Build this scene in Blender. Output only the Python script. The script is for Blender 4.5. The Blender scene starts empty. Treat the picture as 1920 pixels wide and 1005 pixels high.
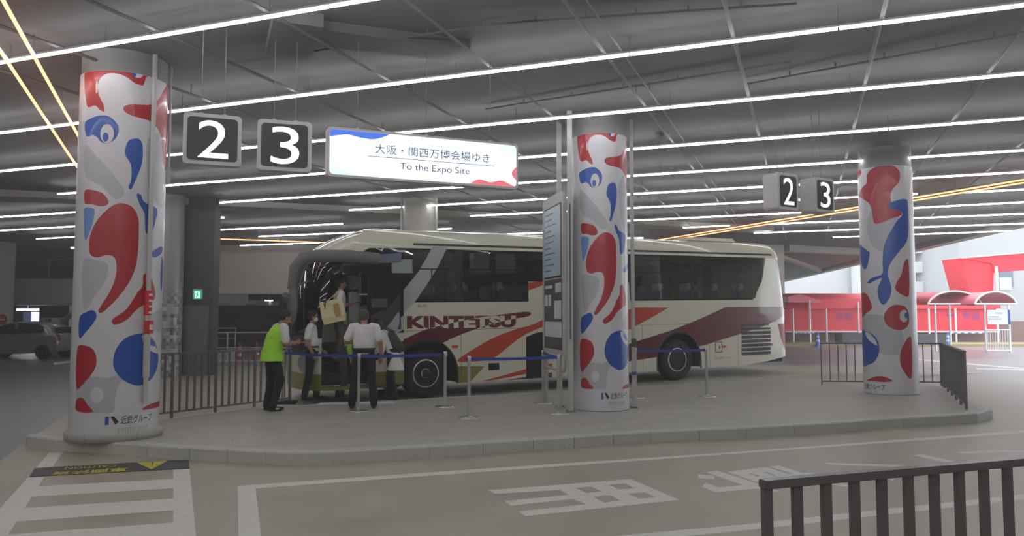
import bpy, bmesh, math, random
from math import sin, cos, pi, radians, sqrt, atan2, tan
from mathutils import Vector, Matrix
from mathutils.geometry import delaunay_2d_cdt
random.seed(7)
scene = bpy.context.scene
COL = scene.collection

# ---------------------------------------------------------------- camera, sky, exposure
F = 1440.0                      # focal length in pixels of the 1920 px wide frame
EYE = Vector((0, 0, 1.75))
HORIZON = 592.0
PITCH = math.atan((HORIZON - 502.5) / F)
cam_data = bpy.data.cameras.new('camera')
cam_data.sensor_width = 36.0
cam_data.lens = 36.0 * F / 1920.0
cam_data.clip_start = 0.05
cam_data.clip_end = 600
cam = bpy.data.objects.new('camera', cam_data)
COL.objects.link(cam)
cam.location = EYE
cam.rotation_euler = (pi / 2 + PITCH, 0, 0)
scene.camera = cam

world = bpy.data.worlds.new('world'); scene.world = world; world.use_nodes = True
nt = world.node_tree; nt.nodes.clear()
w_out = nt.nodes.new('ShaderNodeOutputWorld'); w_bg = nt.nodes.new('ShaderNodeBackground')
w_bg.inputs['Color'].default_value = (0.86, 0.92, 1.0, 1)
w_bg.inputs['Strength'].default_value = 3.0
nt.links.new(w_bg.outputs[0], w_out.inputs[0])
WHITE_TUBE = 16.0                # emission of the white light tubes
WARM_TUBE = 2.8
scene.view_settings.view_transform = 'Standard'
scene.view_settings.look = 'None'
scene.view_settings.gamma = 1.0
scene.view_settings.use_curve_mapping = False
scene.view_settings.exposure = 0.32
scene.cycles.use_denoising = True
scene.cycles.max_bounces = 8
scene.cycles.diffuse_bounces = 4
scene.cycles.glossy_bounces = 4
scene.cycles.transparent_max_bounces = 12
scene.cycles.caustics_reflective = False
scene.cycles.caustics_refractive = False
scene.cycles.sample_clamp_indirect = 6.0

# ---------------------------------------------------------------- measuring the place
def ray(px, py):
    v = Vector(((px - 960) / F, -(py - 502.5) / F, -1.0))
    return (cam.rotation_euler.to_matrix() @ v).normalized()
def at_z(px, py, z):
    r = ray(px, py); return EYE + r * ((z - EYE.z) / r.z)
def at_y(px, py, y):
    r = ray(px, py); return EYE + r * (y / r.y)
def at_plane(px, py, p, n):
    r = ray(px, py); return EYE + r * ((p - EYE).dot(n) / r.dot(n))
def az(deg):
    return Vector((sin(radians(deg)), cos(radians(deg)), 0))

# ---------------------------------------------------------------- materials
def lin(c):
    if isinstance(c, str):
        c = [int(c[i:i + 2], 16) / 255 for i in (0, 2, 4)]
    return tuple(((x / 12.92) if x <= 0.04045 else ((x + 0.055) / 1.055) ** 2.4) for x in c) + (1,)
MATS = {}
def mat(name, col, rough=0.6, metal=0.0, noise=0.0, nscale=6.0, bump=0.0, bscale=60.0, coat=0.0, spec=0.5, emit=None, estr=0.0, rnoise=0.0):
    m = bpy.data.materials.new(name); m.use_nodes = True
    t = m.node_tree; b = t.nodes['Principled BSDF']
    c = lin(col)
    b.inputs['Base Color'].default_value = c
    b.inputs['Roughness'].default_value = rough
    b.inputs['Metallic'].default_value = metal
    b.inputs['Coat Weight'].default_value = coat
    b.inputs['Coat Roughness'].default_value = 0.06
    b.inputs['Specular IOR Level'].default_value = spec
    tc = t.nodes.new('ShaderNodeTexCoord')
    if noise:
        n = t.nodes.new('ShaderNodeTexNoise'); n.inputs['Scale'].default_value = nscale
        n.inputs['Detail'].default_value = 6; n.inputs['Roughness'].default_value = 0.65
        t.links.new(tc.outputs['Object'], n.inputs['Vector'])
        r = t.nodes.new('ShaderNodeValToRGB')
        r.color_ramp.elements[0].position = 0.3; r.color_ramp.elements[1].position = 0.7
        r.color_ramp.elements[0].color = tuple(x * (1 - noise) for x in c[:3]) + (1,)
        r.color_ramp.elements[1].color = tuple(min(1, x * (1 + noise)) for x in c[:3]) + (1,)
        t.links.new(n.outputs['Fac'], r.inputs['Fac'])
        t.links.new(r.outputs['Color'], b.inputs['Base Color'])
        if rnoise:
            mr = t.nodes.new('ShaderNodeMapRange')
            mr.inputs['To Min'].default_value = max(0, rough - rnoise); mr.inputs['To Max'].default_value = min(1, rough + rnoise)
            t.links.new(n.outputs['Fac'], mr.inputs['Value']); t.links.new(mr.outputs[0], b.inputs['Roughness'])
    if bump:
        n2 = t.nodes.new('ShaderNodeTexNoise'); n2.inputs['Scale'].default_value = bscale; n2.inputs['Detail'].default_value = 3
        t.links.new(tc.outputs['Object'], n2.inputs['Vector'])
        bp = t.nodes.new('ShaderNodeBump'); bp.inputs['Strength'].default_value = bump; bp.inputs['Distance'].default_value = 0.01
        t.links.new(n2.outputs['Fac'], bp.inputs['Height']); t.links.new(bp.outputs['Normal'], b.inputs['Normal'])
    if emit:
        b.inputs['Emission Color'].default_value = lin(emit)
        b.inputs['Emission Strength'].default_value = estr
    MATS[name] = m
    return m
def glass(name, tint, gloss=1.0, ior=1.5):
    m = bpy.data.materials.new(name); m.use_nodes = True
    t = m.node_tree; t.nodes.clear()
    o = t.nodes.new('ShaderNodeOutputMaterial'); mx = t.nodes.new('ShaderNodeMixShader')
    tr = t.nodes.new('ShaderNodeBsdfTransparent'); tr.inputs[0].default_value = (*tint, 1)
    g = t.nodes.new('ShaderNodeBsdfGlossy'); g.inputs['Roughness'].default_value = 0.015; g.inputs[0].default_value = (gloss, gloss, gloss, 1)
    lw = t.nodes.new('ShaderNodeLayerWeight'); pw = t.nodes.new('ShaderNodeMath'); pw.operation = 'POWER'; pw.inputs[1].default_value = 5.0
    t.links.new(lw.outputs['Facing'], pw.inputs[0])
    f0 = ((ior - 1) / (ior + 1)) ** 2
    fr = t.nodes.new('ShaderNodeMath'); fr.operation = 'MULTIPLY_ADD'; fr.inputs[1].default_value = 1 - f0; fr.inputs[2].default_value = f0
    t.links.new(pw.outputs[0], fr.inputs[0])
    t.links.new(fr.outputs[0], mx.inputs[0]); t.links.new(tr.outputs[0], mx.inputs[1]); t.links.new(g.outputs[0], mx.inputs[2])
    t.links.new(mx.outputs[0], o.inputs[0])
    MATS[name] = m
    return m

# ---------------------------------------------------------------- mesh building
def cr(points, n=6):
    """closed smooth curve through 2D points"""
    P = [Vector(p) for p in points]; out = []
    k = len(P)
    for i in range(k):
        a, b, c, d = P[i - 1], P[i], P[(i + 1) % k], P[(i + 2) % k]
        for j in range(n):
            t = j / n
            out.append(0.5 * ((2 * b) + (c - a) * t + (2 * a - 5 * b + 4 * c - d) * t * t + (3 * b - a - 3 * c + d) * t ** 3))
    return [tuple(v) for v in out]
def ell(cx, cy, rx, ry, n=28, rot=0.0):
    o = []
    for i in range(n):
        a = 2 * pi * i / n; x, y = rx * cos(a), ry * sin(a)
        o.append((cx + x * cos(rot) - y * sin(rot), cy + x * sin(rot) + y * cos(rot)))
    return o

class MB:
    def __init__(s):
        s.v = []; s.f = []; s.m = []; s.mats = []; s.sm = []
    def mi(s, m):
        if m not in s.mats: s.mats.append(m)
        return s.mats.index(m)
    def add(s, vs, fs, m, smooth=False):
        o = len(s.v); s.v += [Vector(v) for v in vs]
        k = s.mi(m)
        for f in fs:
            s.f.append([i + o for i in f]); s.m.append(k); s.sm.append(smooth)
    def box(s, c, size, m, rot=None, bev=0.0):
        c = Vector(c); R = rot if rot is not None else Matrix.Identity(3)
        if isinstance(R, (int, float)): R = Matrix.Rotation(R, 3, 'Z')
        hx, hy, hz = [x / 2 for x in size]
        if bev <= 0:
            vs = [c + R @ Vector((sx * hx, sy * hy, sz * hz)) for sx in (-1, 1) for sy in (-1, 1) for sz in (-1, 1)]
            s.add(vs, [(0, 1, 3, 2), (4, 6, 7, 5), (0, 4, 5, 1), (2, 3, 7, 6), (0, 2, 6, 4), (1, 5, 7, 3)], m)
        else:
            b = bmesh.new(); bmesh.ops.create_cube(b, size=1)
            for v in b.verts: v.co = Vector((v.co.x * size[0], v.co.y * size[1], v.co.z * size[2]))
            bmesh.ops.bevel(b, geom=list(b.edges), offset=bev, segments=2, affect='EDGES')
            b.verts.index_update()
            s.add([c + R @ v.co for v in b.verts], [[v.index for v in f.verts] for f in b.faces], m)
            b.free()
    def ring(s, rings, m, cap=True, smooth=True, closed=True):
        n = len(rings[0]); vs = [p for r in rings for p in r]; fs = []
        for i in range(len(rings) - 1):
            for j in range(n if closed else n - 1):
                a = i * n + j; b = i * n + (j + 1) % n
                fs.append((a, b, b + n, a + n))
        s.add(vs, fs, m, smooth)
        if cap:
            s.add(rings[0], [list(range(n))[::-1]], m); s.add(rings[-1], [list(range(n))], m)
    def tube(s, path, r, m, n=10, cap=True, smooth=True, ry=None):
        path = [Vector(p) for p in path]; rings = []
        rr = r if isinstance(r, (list, tuple)) else [r] * len(path)
        up = None
        for i, p in enumerate(path):
            d = (path[min(i + 1, len(path) - 1)] - path[max(i - 1, 0)]).normalized()
            if up is None:
                up = Vector((0, 0, 1)) if abs(d.z) < 0.9 else Vector((0, 1, 0))
            x = d.cross(up).normalized(); y = x.cross(d).normalized(); up = y
            k = (ry / rr[0]) if ry else 1.0
            rings.append([p + x * (cos(2 * pi * j / n) * rr[i]) + y * (sin(2 * pi * j / n) * rr[i] * k) for j in range(n)])
        s.ring(rings, m, cap, smooth)
    def cyl(s, p0, p1, r, m, n=20, r1=None, smooth=True):
        s.tube([p0, p1], [r, r if r1 is None else r1], m, n, True, smooth)
    def lathe(s, c, prof, m, n=32, axis=None, cap=True, smooth=True):
        c = Vector(c); A = axis.normalized() if axis is not None else Vector((0, 0, 1))
        X = A.orthogonal().normalized(); Y = A.cross(X)
        s.ring([[c + A * z + X * (cos(2 * pi * j / n) * r) + Y * (sin(2 * pi * j / n) * r) for j in range(n)] for r, z in prof], m, cap, smooth)
    def ellipsoid(s, c, r, m, n=16, rot=None):
        c = Vector(c); R = rot if rot is not None else Matrix.Identity(3)
        k = n // 2; vs = []
        for i in range(1, k):
            a = pi * i / k
            for j in range(n):
                b = 2 * pi * j / n
                vs.append(c + R @ Vector((r[0] * sin(a) * cos(b), r[1] * sin(a) * sin(b), r[2] * cos(a))))
        vs += [c + R @ Vector((0, 0, r[2])), c + R @ Vector((0, 0, -r[2]))]
        fs = []
        for i in range(k - 2):
            for j in range(n):
                a = i * n + j; b = i * n + (j + 1) % n
                fs.append((a, a + n, b + n, b))
        T = len(vs) - 2
        for j in range(n):
            fs.append((j, (j + 1) % n, T)); fs.append(((k - 2) * n + (j + 1) % n, (k - 2) * n + j, T + 1))
        s.add(vs, fs, m, True)
    def prism(s, poly, fr, d0, d1, m, mside=None):
        """2D outline poly in frame fr=(origin, ex, ey); extruded along ex x ey from d0 to d1"""
        o, ex, ey = fr; nrm = ex.cross(ey)
        a = [o + ex * p[0] + ey * p[1] + nrm * d0 for p in poly]; b = [o + ex * p[0] + ey * p[1] + nrm * d1 for p in poly]
        n = len(poly)
        s.add(a + b, [[i, (i + 1) % n, n + (i + 1) % n, n + i] for i in range(n)], mside or m)
        s.add(a, [list(range(n))[::-1]], m); s.add(b, [list(range(n))], m)
    def build(s, name, parent=None, M=None, **kw):
        me = bpy.data.meshes.new(name)
        vs = s.v
        if M is not None: vs = [M @ v for v in vs]
        if parent is not None and not kw.get('local'):
            inv = parent_world(parent).inverted(); vs = [inv @ v for v in vs]
        me.from_pydata([tuple(v) for v in vs], [], s.f)
        for m in s.mats: me.materials.append(m)
        me.polygons.foreach_set('material_index', s.m)
        me.polygons.foreach_set('use_smooth', s.sm)
        me.validate(); me.update()
        o = bpy.data.objects.new(name, me); COL.objects.link(o)
        if parent is not None: o.parent = parent
        for k in ('label', 'category', 'group', 'kind'):
            if kw.get(k): o[k] = kw[k]
        return o
def parent_world(p):
    M = Matrix.Identity(4)
    while p is not None:
        M = p.matrix_basis @ M; p = p.parent
    return M
def empty(name, loc, label=None, cat=None, group=None, rz=0.0, kind=None):
    o = bpy.data.objects.new(name, None); COL.objects.link(o)
    o.empty_display_size = 0.2
    o.location = loc; o.rotation_euler = (0, 0, rz)
    o.matrix_basis = Matrix.Translation(loc) @ Matrix.Rotation(rz, 4, 'Z')
    if label: o['label'] = label
    if cat: o['category'] = cat
    if group: o['group'] = group
    if kind: o['kind'] = kind
    return o
def tag(o, label=None, cat=None, group=None, kind=None):
    for k, v in (('label', label), ('category', cat), ('group', group), ('kind', kind)):
        if v: o[k] = v
    return o
def copy_tree(o, parent=None):
    c = o.copy(); COL.objects.link(c); c.parent = parent
    for ch in o.children: copy_tree(ch, c)
    return c

# ---------------------------------------------------------------- regions cut into one surface
def inside(loops, x, y):
    c = False
    for L in loops:
        n = len(L); j = n - 1
        for i in range(n):
            xi, yi = L[i]; xj, yj = L[j]
            if (yi > y) != (yj > y) and x < (xj - xi) * (y - yi) / (yj - yi) + xi: c = not c
            j = i
    return c
def regions(mb, outer, layers, fmap, base, xs=(), ys=(), smooth=False, flip=False):
    """one surface over the outline `outer`, cut along every layer outline; layers=[(loops, material or None or function)]"""
    V = []; E = []
    def loop(L):
        o = len(V); V.extend(Vector(p) for p in L)
        E.extend((o + i, o + (i + 1) % len(L)) for i in range(len(L)))
    loop(outer)
    x0 = min(p[0] for p in outer); x1 = max(p[0] for p in outer); y0 = min(p[1] for p in outer); y1 = max(p[1] for p in outer)
    boxes = []
    for loops, m in layers:
        for L in loops: loop(L)
        if loops: boxes.append((min(p[0] for L in loops for p in L), max(p[0] for L in loops for p in L), min(p[1] for L in loops for p in L), max(p[1] for L in loops for p in L)))
        else: boxes.append((1, 0, 1, 0))
    for x in xs:
        if x0 < x < x1: o = len(V); V += [Vector((x, y0)), Vector((x, y1))]; E.append((o, o + 1))
    for y in ys:
        if y0 < y < y1: o = len(V); V += [Vector((x0, y)), Vector((x1, y))]; E.append((o, o + 1))
    vo, eo, fo, _, _, _ = delaunay_2d_cdt(V, E, [], 0, 1e-5)
    by = {}
    for f in fo:
        cx = sum(vo[i].x for i in f) / 3; cy = sum(vo[i].y for i in f) / 3
        if not inside([outer], cx, cy): continue
        m = base
        for (loops, mm), B in zip(layers, boxes):
            if B[0] <= cx <= B[1] and B[2] <= cy <= B[3] and inside(loops, cx, cy):
                m = mm(m) if callable(mm) else mm
        if m is None: continue
        by.setdefault(m, []).append(list(f)[::-1] if flip else list(f))
    vs = [fmap(v.x, v.y) for v in vo]
    o = len(mb.v); mb.v += vs
    for m, fs in by.items():
        k = mb.mi(m)
        for f in fs: mb.f.append([i + o for i in f]); mb.m.append(k); mb.sm.append(smooth)
def text_mesh(s, size=1.0, bold=0.0, w=None, h=None, space=1.0):
    """flat text: vertices, faces and outlines, lower left corner at 0,0; w/h stretch it to a size"""
    c = bpy.data.curves.new('t', 'FONT'); c.body = s; c.size = size; c.offset = bold; c.space_character = space; c.resolution_u = 4
    o = bpy.data.objects.new('t', c); COL.objects.link(o)
    me = bpy.data.meshes.new_from_object(o.evaluated_get(bpy.context.evaluated_depsgraph_get()))
    bpy.data.objects.remove(o); bpy.data.curves.remove(c)
    vs = [(v.co.x, v.co.y) for v in me.vertices]; fs = [list(p.vertices) for p in me.polygons]
    cnt = {}
    for f in fs:
        for i in range(len(f)):
            e = (f[i], f[(i + 1) % len(f)]); cnt[e] = 1
    nxt = {a: b for (a, b) in cnt if (b, a) not in cnt}
    loops = []; seen = set()
    for a in list(nxt):
        if a in seen: continue
        L = []; k = a
        while k in nxt and k not in seen:
            seen.add(k); L.append(k); k = nxt[k]
        if len(L) > 2: loops.append(L)
    bpy.data.meshes.remove(me)
    x0 = min(v[0] for v in vs); x1 = max(v[0] for v in vs); y0 = min(v[1] for v in vs); y1 = max(v[1] for v in vs)
    sx = w / (x1 - x0) if w else 1; sy = h / (y1 - y0) if h else sx
    if w is None and h: sx = sy
    vs = [((x - x0) * sx, (y - y0) * sy) for x, y in vs]
    return vs, fs, [[vs[i] for i in L] for L in loops]
def put_text(mb, s, fmap, m, **kw):
    vs, fs, _ = text_mesh(s, **kw)
    mb.add([fmap(x, y) for x, y in vs], fs, m)
# ---------------------------------------------------------------- materials of the place
M_road = mat('road_concrete', (0.68, 0.65, 0.58), 0.42, noise=0.13, nscale=1.1, bump=0.25, bscale=90, rnoise=0.16)
M_asph = mat('dark_asphalt', (0.50, 0.495, 0.485), 0.33, noise=0.12, nscale=1.6, bump=0.2, bscale=110, rnoise=0.12)
M_line = mat('road_paint', (0.87, 0.855, 0.82), 0.55, noise=0.10, nscale=14)
M_yel = mat('yellow_paint', (0.80, 0.76, 0.16), 0.5)
M_mat = mat('caution_mat', (0.27, 0.265, 0.27), 0.55)
M_isl = mat('island_paving', (0.71, 0.695, 0.66), 0.5, noise=0.07, nscale=2.4, bump=0.15, bscale=70, rnoise=0.08)
M_kerb = mat('granite_kerb', (0.76, 0.755, 0.73), 0.6, noise=0.12, nscale=30, bump=0.1)
M_ceil = mat('ceiling_grey', (0.455, 0.455, 0.455), 0.8, noise=0.12, nscale=0.6)
M_beam = mat('beam_concrete', (0.73, 0.715, 0.68), 0.75, noise=0.05, nscale=1.2)
M_shaft = mat('column_concrete', (0.56, 0.555, 0.545), 0.75, noise=0.05, nscale=2.0)
M_wall = mat('wall_concrete', (0.86, 0.825, 0.775), 0.7, noise=0.06, nscale=0.8)
M_wallp = mat('parapet_concrete', (0.86, 0.85, 0.83), 0.7, noise=0.04, nscale=0.8)
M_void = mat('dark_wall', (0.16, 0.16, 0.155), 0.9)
M_white = mat('white_wrap', (0.83, 0.825, 0.84), 0.34, coat=0.15)
M_red = mat('red_wrap', (0.70, 0.16, 0.19), 0.34, coat=0.15)
M_blue = mat('blue_wrap', (0.12, 0.33, 0.68), 0.34, coat=0.15)
M_lblue = mat('pale_blue_wrap', (0.43, 0.58, 0.83), 0.34)
M_grey = mat('grey_wrap', (0.72, 0.725, 0.75), 0.34, coat=0.15)
M_ink = mat('dark_ink', (0.16, 0.17, 0.19), 0.5)
M_inkg = mat('grey_ink', (0.58, 0.59, 0.60), 0.5)
M_pipe = mat('white_pipe', (0.74, 0.735, 0.71), 0.45)
M_galv = mat('pale_channel', (0.44, 0.44, 0.435), 0.65)
M_frame = mat('sign_frame', (0.80, 0.795, 0.78), 0.4)
M_signbk = mat('sign_black', (0.21, 0.205, 0.20), 0.35)
M_digit = mat('lit_digit', (0.9, 0.95, 1), 0.4, emit=(0.88, 0.95, 1.0), estr=1.05)
M_face = mat('lit_sign_face', (0.9, 0.95, 1), 0.4, emit=(0.93, 0.965, 1.0), estr=0.95)
M_facel = mat('lit_sign_pale', (0.8, 0.88, 0.92), 0.4, emit=(0.80, 0.89, 0.93), estr=0.9)
M_fblue = mat('lit_sign_blue', (0.2, 0.35, 0.8), 0.4, emit=(0.30, 0.50, 0.90), estr=0.6)
M_fred = mat('lit_sign_red', (0.9, 0.4, 0.45), 0.4, emit=(0.93, 0.47, 0.52), estr=0.6)
M_fink = mat('lit_sign_ink', (0.25, 0.33, 0.42), 0.4, emit=(0.32, 0.40, 0.50), estr=0.25)
M_tube = mat('white_tube', (1, 1, 1), 0.4, emit=(0.985, 0.985, 1.0), estr=WHITE_TUBE)
M_warm = mat('warm_tube', (1, 0.8, 0.6), 0.4, emit=(1.0, 0.62, 0.42), estr=WARM_TUBE)
M_house = mat('strip_housing', (0.5, 0.5, 0.5), 0.5)
M_bar = mat('dark_railing', (0.44, 0.415, 0.42), 0.45, coat=0.1)
M_steel = mat('brushed_steel', (0.80, 0.80, 0.79), 0.28, metal=0.9)
M_belt = mat('blue_belt', (0.10, 0.27, 0.62), 0.6)
M_black = mat('matt_black', (0.10, 0.10, 0.10), 0.5)
M_dark = mat('charcoal_panel', (0.285, 0.285, 0.30), 0.6, noise=0.04, nscale=1.5)
M_red2 = mat('red_sign', (0.80, 0.16, 0.18), 0.45)

# ---------------------------------------------------------------- bus lane frame: rear of the bus lies towards BX
BX = az(62.0)                          # along the bus, towards its rear
BT = Vector((-BX.y, BX.x, 0))          # across the bus, away from the camera
P0 = EYE + ray(801, 699.5) * (15.6 / ray(801, 699.5).y); P0.z = 0.0      # under the front wheel, on the side plane
SLOPE = 0.0157
LANE0 = 0.085
def lane_z(k): return LANE0 + SLOPE * k

# ---------------------------------------------------------------- road with its markings
def G(px, py, z=0.0):
    p = at_z(px, py, z); return (p.x, p.y)
def GL(pts, ox=0.0, oy=0.0, s=1.0, z=0.0):
    return [G(ox + x / s, oy + y / s, z) for x, y in pts]
road_layers = []
asph_a = G(0, 864); asph_b = G(146, 761)
dx, dy = asph_b[0] - asph_a[0], asph_b[1] - asph_a[1]
far = (asph_a[0] + dx * 3.1, asph_a[1] + dy * 3.1)
near = (asph_a[0] - dx * 3, asph_a[1] - dy * 3)
road_layers.append(([[(-59, near[1]), near, far, (13, 27.5), (11.5, 21.5), (59, 21), (59, 119), (-59, 119)]], M_asph))
Z7 = dict(ox=0, oy=820, s=3.692)
road_layers.append(([GL([(340, 105), (438, 100), (355, 215), (245, 218)], **Z7)], M_line))
road_layers.append(([GL([(190, 280), (305, 275), (-60, 860), (-330, 860)], **Z7)], M_line))
for q in ([(265, 338), (1200, 288), (1200, 352), (200, 412)], [(150, 490), (1200, 423), (1200, 505), (70, 585)],
          [(0, 683), (60, 672), (1200, 590), (1200, 690), (-60, 800), (-60, 690)]):
    road_layers.append(([GL(q, **Z7)], M_line))
road_layers.append(([GL([(1200, 225), (1312, 220), (1375, 860), (1200, 860)], **Z7)], M_line))
road_layers.append(([GL([(1645, 338), (1765, 328), (1830, 860), (1655, 860)], **Z7)], M_line))
road_layers.append(([[G(446, 911), G(900, 879), G(1344, 850), G(1920, 806.6), G(2400, 770), G(2400, 773.5), G(1920, 811.5), G(1360, 852), G(900, 885), G(446, 918)]], M_line))
road_layers.append(([[G(900, 1028), G(1400, 982.6), G(1920, 926.6), G(2500, 862), G(2500, 870), G(1920, 936), G(1400, 994), G(900, 1042)]], M_line))
Z4 = dict(ox=900, oy=850, s=3.692)
road_layers.append(([GL([(57, 255), (1045, 178), (1380, 322), (315, 435), (268, 402), (735, 352), (640, 316), (215, 362), (168, 330), (615, 287), (555, 253), (105, 280)], **Z4)]
    + [GL(q, **Z4) for q in ([(660, 240), (770, 230), (840, 262), (740, 275)], [(890, 218), (1000, 208), (1070, 240), (965, 250)],
                             [(785, 302), (900, 288), (970, 325), (860, 342)], [(1025, 280), (1140, 268), (1210, 302), (1110, 315)])], M_line))
Z5 = dict(ox=1280, oy=850, s=5.647)
road_layers.append(([GL([(165, 222), (335, 240), (340, 275), (165, 262)], **Z5)], M_line))
road_layers.append(([GL([(240, 198), (365, 182), (790, 318), (1330, 290), (1480, 318), (1010, 370), (760, 375), (350, 412), (205, 355), (245, 312), (385, 360), (640, 335)], **Z5)], M_line))
road_layers.append(([GL([(470, 195), (1020, 128), (1260, 205), (1400, 205), (1330, 235), (830, 300), (800, 306)], **Z5)]
    + [GL(q, **Z5) for q in ([(700, 214), (730, 210), (820, 242), (790, 248)], [(860, 202), (885, 198), (990, 230), (960, 238)])], M_line))
road_layers.append(([GL([(890, 146), (925, 142), (1165, 215), (1130, 220)], **Z5)], M_road))
road_layers.append(([GL([(930, 370), (1030, 400), (930, 408)], **Z5)], M_line))
road_layers.append(([GL([(1380, 280), (1540, 262), (1780, 345), (1700, 352)], **Z5)], M_line))
Z6 = dict(ox=1400, oy=760, s=3.692)
for q in ([(530, 398), (1130, 412), (1010, 426), (570, 408)], [(1145, 345), (1210, 338), (1450, 388), (1370, 394)],
          [(1440, 322), (1920, 305), (2100, 300), (2100, 318), (1500, 333)], [(920, 484), (1090, 462), (1010, 522)], [(1380, 432), (1500, 424), (1760, 448), (1600, 450)]):
    road_layers.append(([GL(q, **Z6)], M_line))
# lines on the roads further off
road_layers.append(([[G(205, 688), G(150, 674), G(100, 680), G(102, 684), G(150, 678)]], M_line))
road_layers.append(([[G(1660, 668), G(1920, 690), G(1920, 692), G(1660, 670)]], M_line))
road_layers.append(([[G(1830, 690), G(1990, 694), G(1990, 697), G(1830, 692)]], M_line))
mb = MB()
regions(mb, [(-60, -14), (60, -14), (60, 120), (-60, 120)], road_layers, lambda x, y: Vector((x, y, 0)), M_road)
mb.build('floor', kind='structure')

# caution mat, written to be read by people coming the other way
P = [Vector((*G(X / 3.692, 820 + Y / 3.692), 0)) for X, Y in ((240, 216), (1305, 155), (1312, 217), (205, 275))]
mo, mx_, my_ = P[1], (P[0] - P[1]), (P[2] - P[1])      # origin at the right end; text runs right to left in the picture
mm = lambda u, v, z: mo + mx_ * u + my_ * (1 - v) * 1.0 + Vector((0, 0, z))
mb = MB()
mb.add([P[0] + Vector((0, 0, z)) for z in (0.001,)] + [P[1] + Vector((0, 0, 0.001)), P[2] + Vector((0, 0, 0.001)), P[3] + Vector((0, 0, 0.001))]
       + [p + Vector((0, 0, 0.006)) for p in P], [(4, 5, 6, 7), (0, 3, 2, 1), (0, 1, 5, 4), (1, 2, 6, 5), (2, 3, 7, 6), (3, 0, 4, 7)], M_mat)
Lx, Ly = mx_.length, my_.length
flip = lambda x, y, z=0.0085: mo + mx_ * (x / Lx) + my_ * (y / Ly) + Vector((0, 0, z))
t0 = 0.14 * Lx
tri = [(t0, 0.94 * Ly), (t0 + 0.21 * Lx, 0.94 * Ly), (t0 + 0.105 * Lx, 0.10 * Ly)]
mb.add([flip(x, Ly - y) for x, y in tri], [(0, 1, 2)], M_yel)
tri2 = [(t0 + 0.096 * Lx, 0.88 * Ly), (t0 + 0.112 * Lx, 0.88 * Ly), (t0 + 0.105 * Lx, 0.4 * Ly)]
mb.add([flip(x, Ly - y, 0.0095) for x, y in tri2], [(0, 1, 2)], M_mat)
put_text(mb, '車両注意', lambda x, y: flip(0.40 * Lx + x, 0.88 * Ly - (0.34 * Ly - y) * 1.0 - 0.0, 0.0085) if False else flip(0.40 * Lx + x, 0.96 * Ly - (0.42 * Ly - y), 0.0085), M_yel, w=0.46 * Lx, h=0.42 * Ly, bold=0.03)
put_text(mb, 'CAUTION', lambda x, y: flip(0.48 * Lx + x, 0.12 * Ly + y, 0.0085), M_yel, w=0.32 * Lx, h=0.26 * Ly)
mb.build('caution_floor_strip', label='dark floor strip with yellow warning triangle and 車両注意 CAUTION lettering across the ladder marking', category='floor strip')

# ---------------------------------------------------------------- island with granite kerb
front = [G(x, y) for x, y in ((49, 836), (52, 839), (103, 846), (200, 852), (355, 863), (498, 871), (560, 873), (606, 872), (706, 866), (806, 860), (1000, 846),
                              (1220, 830), (1400, 822), (1575, 811), (1636, 805), (1752, 798), (1833, 792), (1861, 784))]
be = lambda k, off=-0.5: (lambda v: (v.x, v.y))(P0 + BX * k + BT * off)
back = [G(1850, 768, 0.15), G(1818, 748, 0.15), G(1790, 733, 0.15), G(1768, 722, 0.15), G(1735, 716, 0.15), be(9.6), be(8.0), be(4), be(0), be(-3.6), G(300, 785, 0.15), G(120, 806, 0.15)]
outline = front + back
KERB = 0.15
mb = MB()
def inset(poly, d):
    n = len(poly); out = []
    for i in range(n):
        a, b, c = Vector(poly[i - 1]), Vector(poly[i]), Vector(poly[(i + 1) % n])
        e1 = (b - a).normalized(); e2 = (c - b).normalized()
        n1 = Vector((-e1.y, e1.x)); n2 = Vector((-e2.y, e2.x))
        m_ = (n1 + n2).normalized(); out.append(tuple(b + m_ * (d / max(0.5, m_.dot(n1)))))
    return out
inner = inset(outline, 0.16)
regions(mb, inner, [], lambda x, y: Vector((x, y, KERB)), M_isl)
mb.add([Vector((*p, z)) for z in (0, KERB) for p in inner], [(i, (i + 1) % len(inner), len(inner) + (i + 1) % len(inner), len(inner) + i) for i in range(len(inner))], M_isl)
mb.build('platform_floor', kind='structure')
t = M_isl.node_tree; b = t.nodes['Principled BSDF']; old = b.inputs['Base Color'].links[0].from_socket
tc = t.nodes.new('ShaderNodeTexCoord'); mp = t.nodes.new('ShaderNodeMapping'); mp.inputs['Rotation'].default_value = (0, 0, radians(-23))
br = t.nodes.new('ShaderNodeTexBrick'); br.offset = 0.5; br.inputs['Scale'].default_value = 1.0; br.inputs['Brick Width'].default_value = 0.6; br.inputs['Row Height'].default_value = 0.3; br.inputs['Mortar Size'].default_value = 0.006
br.inputs['Color1'].default_value = (1, 1, 1, 1); br.inputs['Color2'].default_value = (0.93, 0.93, 0.93, 1); br.inputs['Mortar'].default_value = (0.72, 0.72, 0.72, 1)
mx = t.nodes.new('ShaderNodeMix'); mx.data_type = 'RGBA'; mx.blend_type = 'MULTIPLY'; mx.inputs[0].default_value = 1.0
t.links.new(tc.outputs['Object'], mp.inputs[0]); t.links.new(mp.outputs[0], br.inputs['Vector']); t.links.new(old, mx.inputs[6]); t.links.new(br.outputs['Color'], mx.inputs[7]); t.links.new(mx.outputs[2], b.inputs['Base Color'])
mb = MB()
def walk(pts):
    out = []
    for i in range(len(pts)):
        a = Vector(pts[i]); b = Vector(pts[(i + 1) % len(pts)]); L = (b - a).length
        k = max(1, round(L / 0.66)); out.append((a, b, k))
    return out
n = len(outline)
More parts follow.
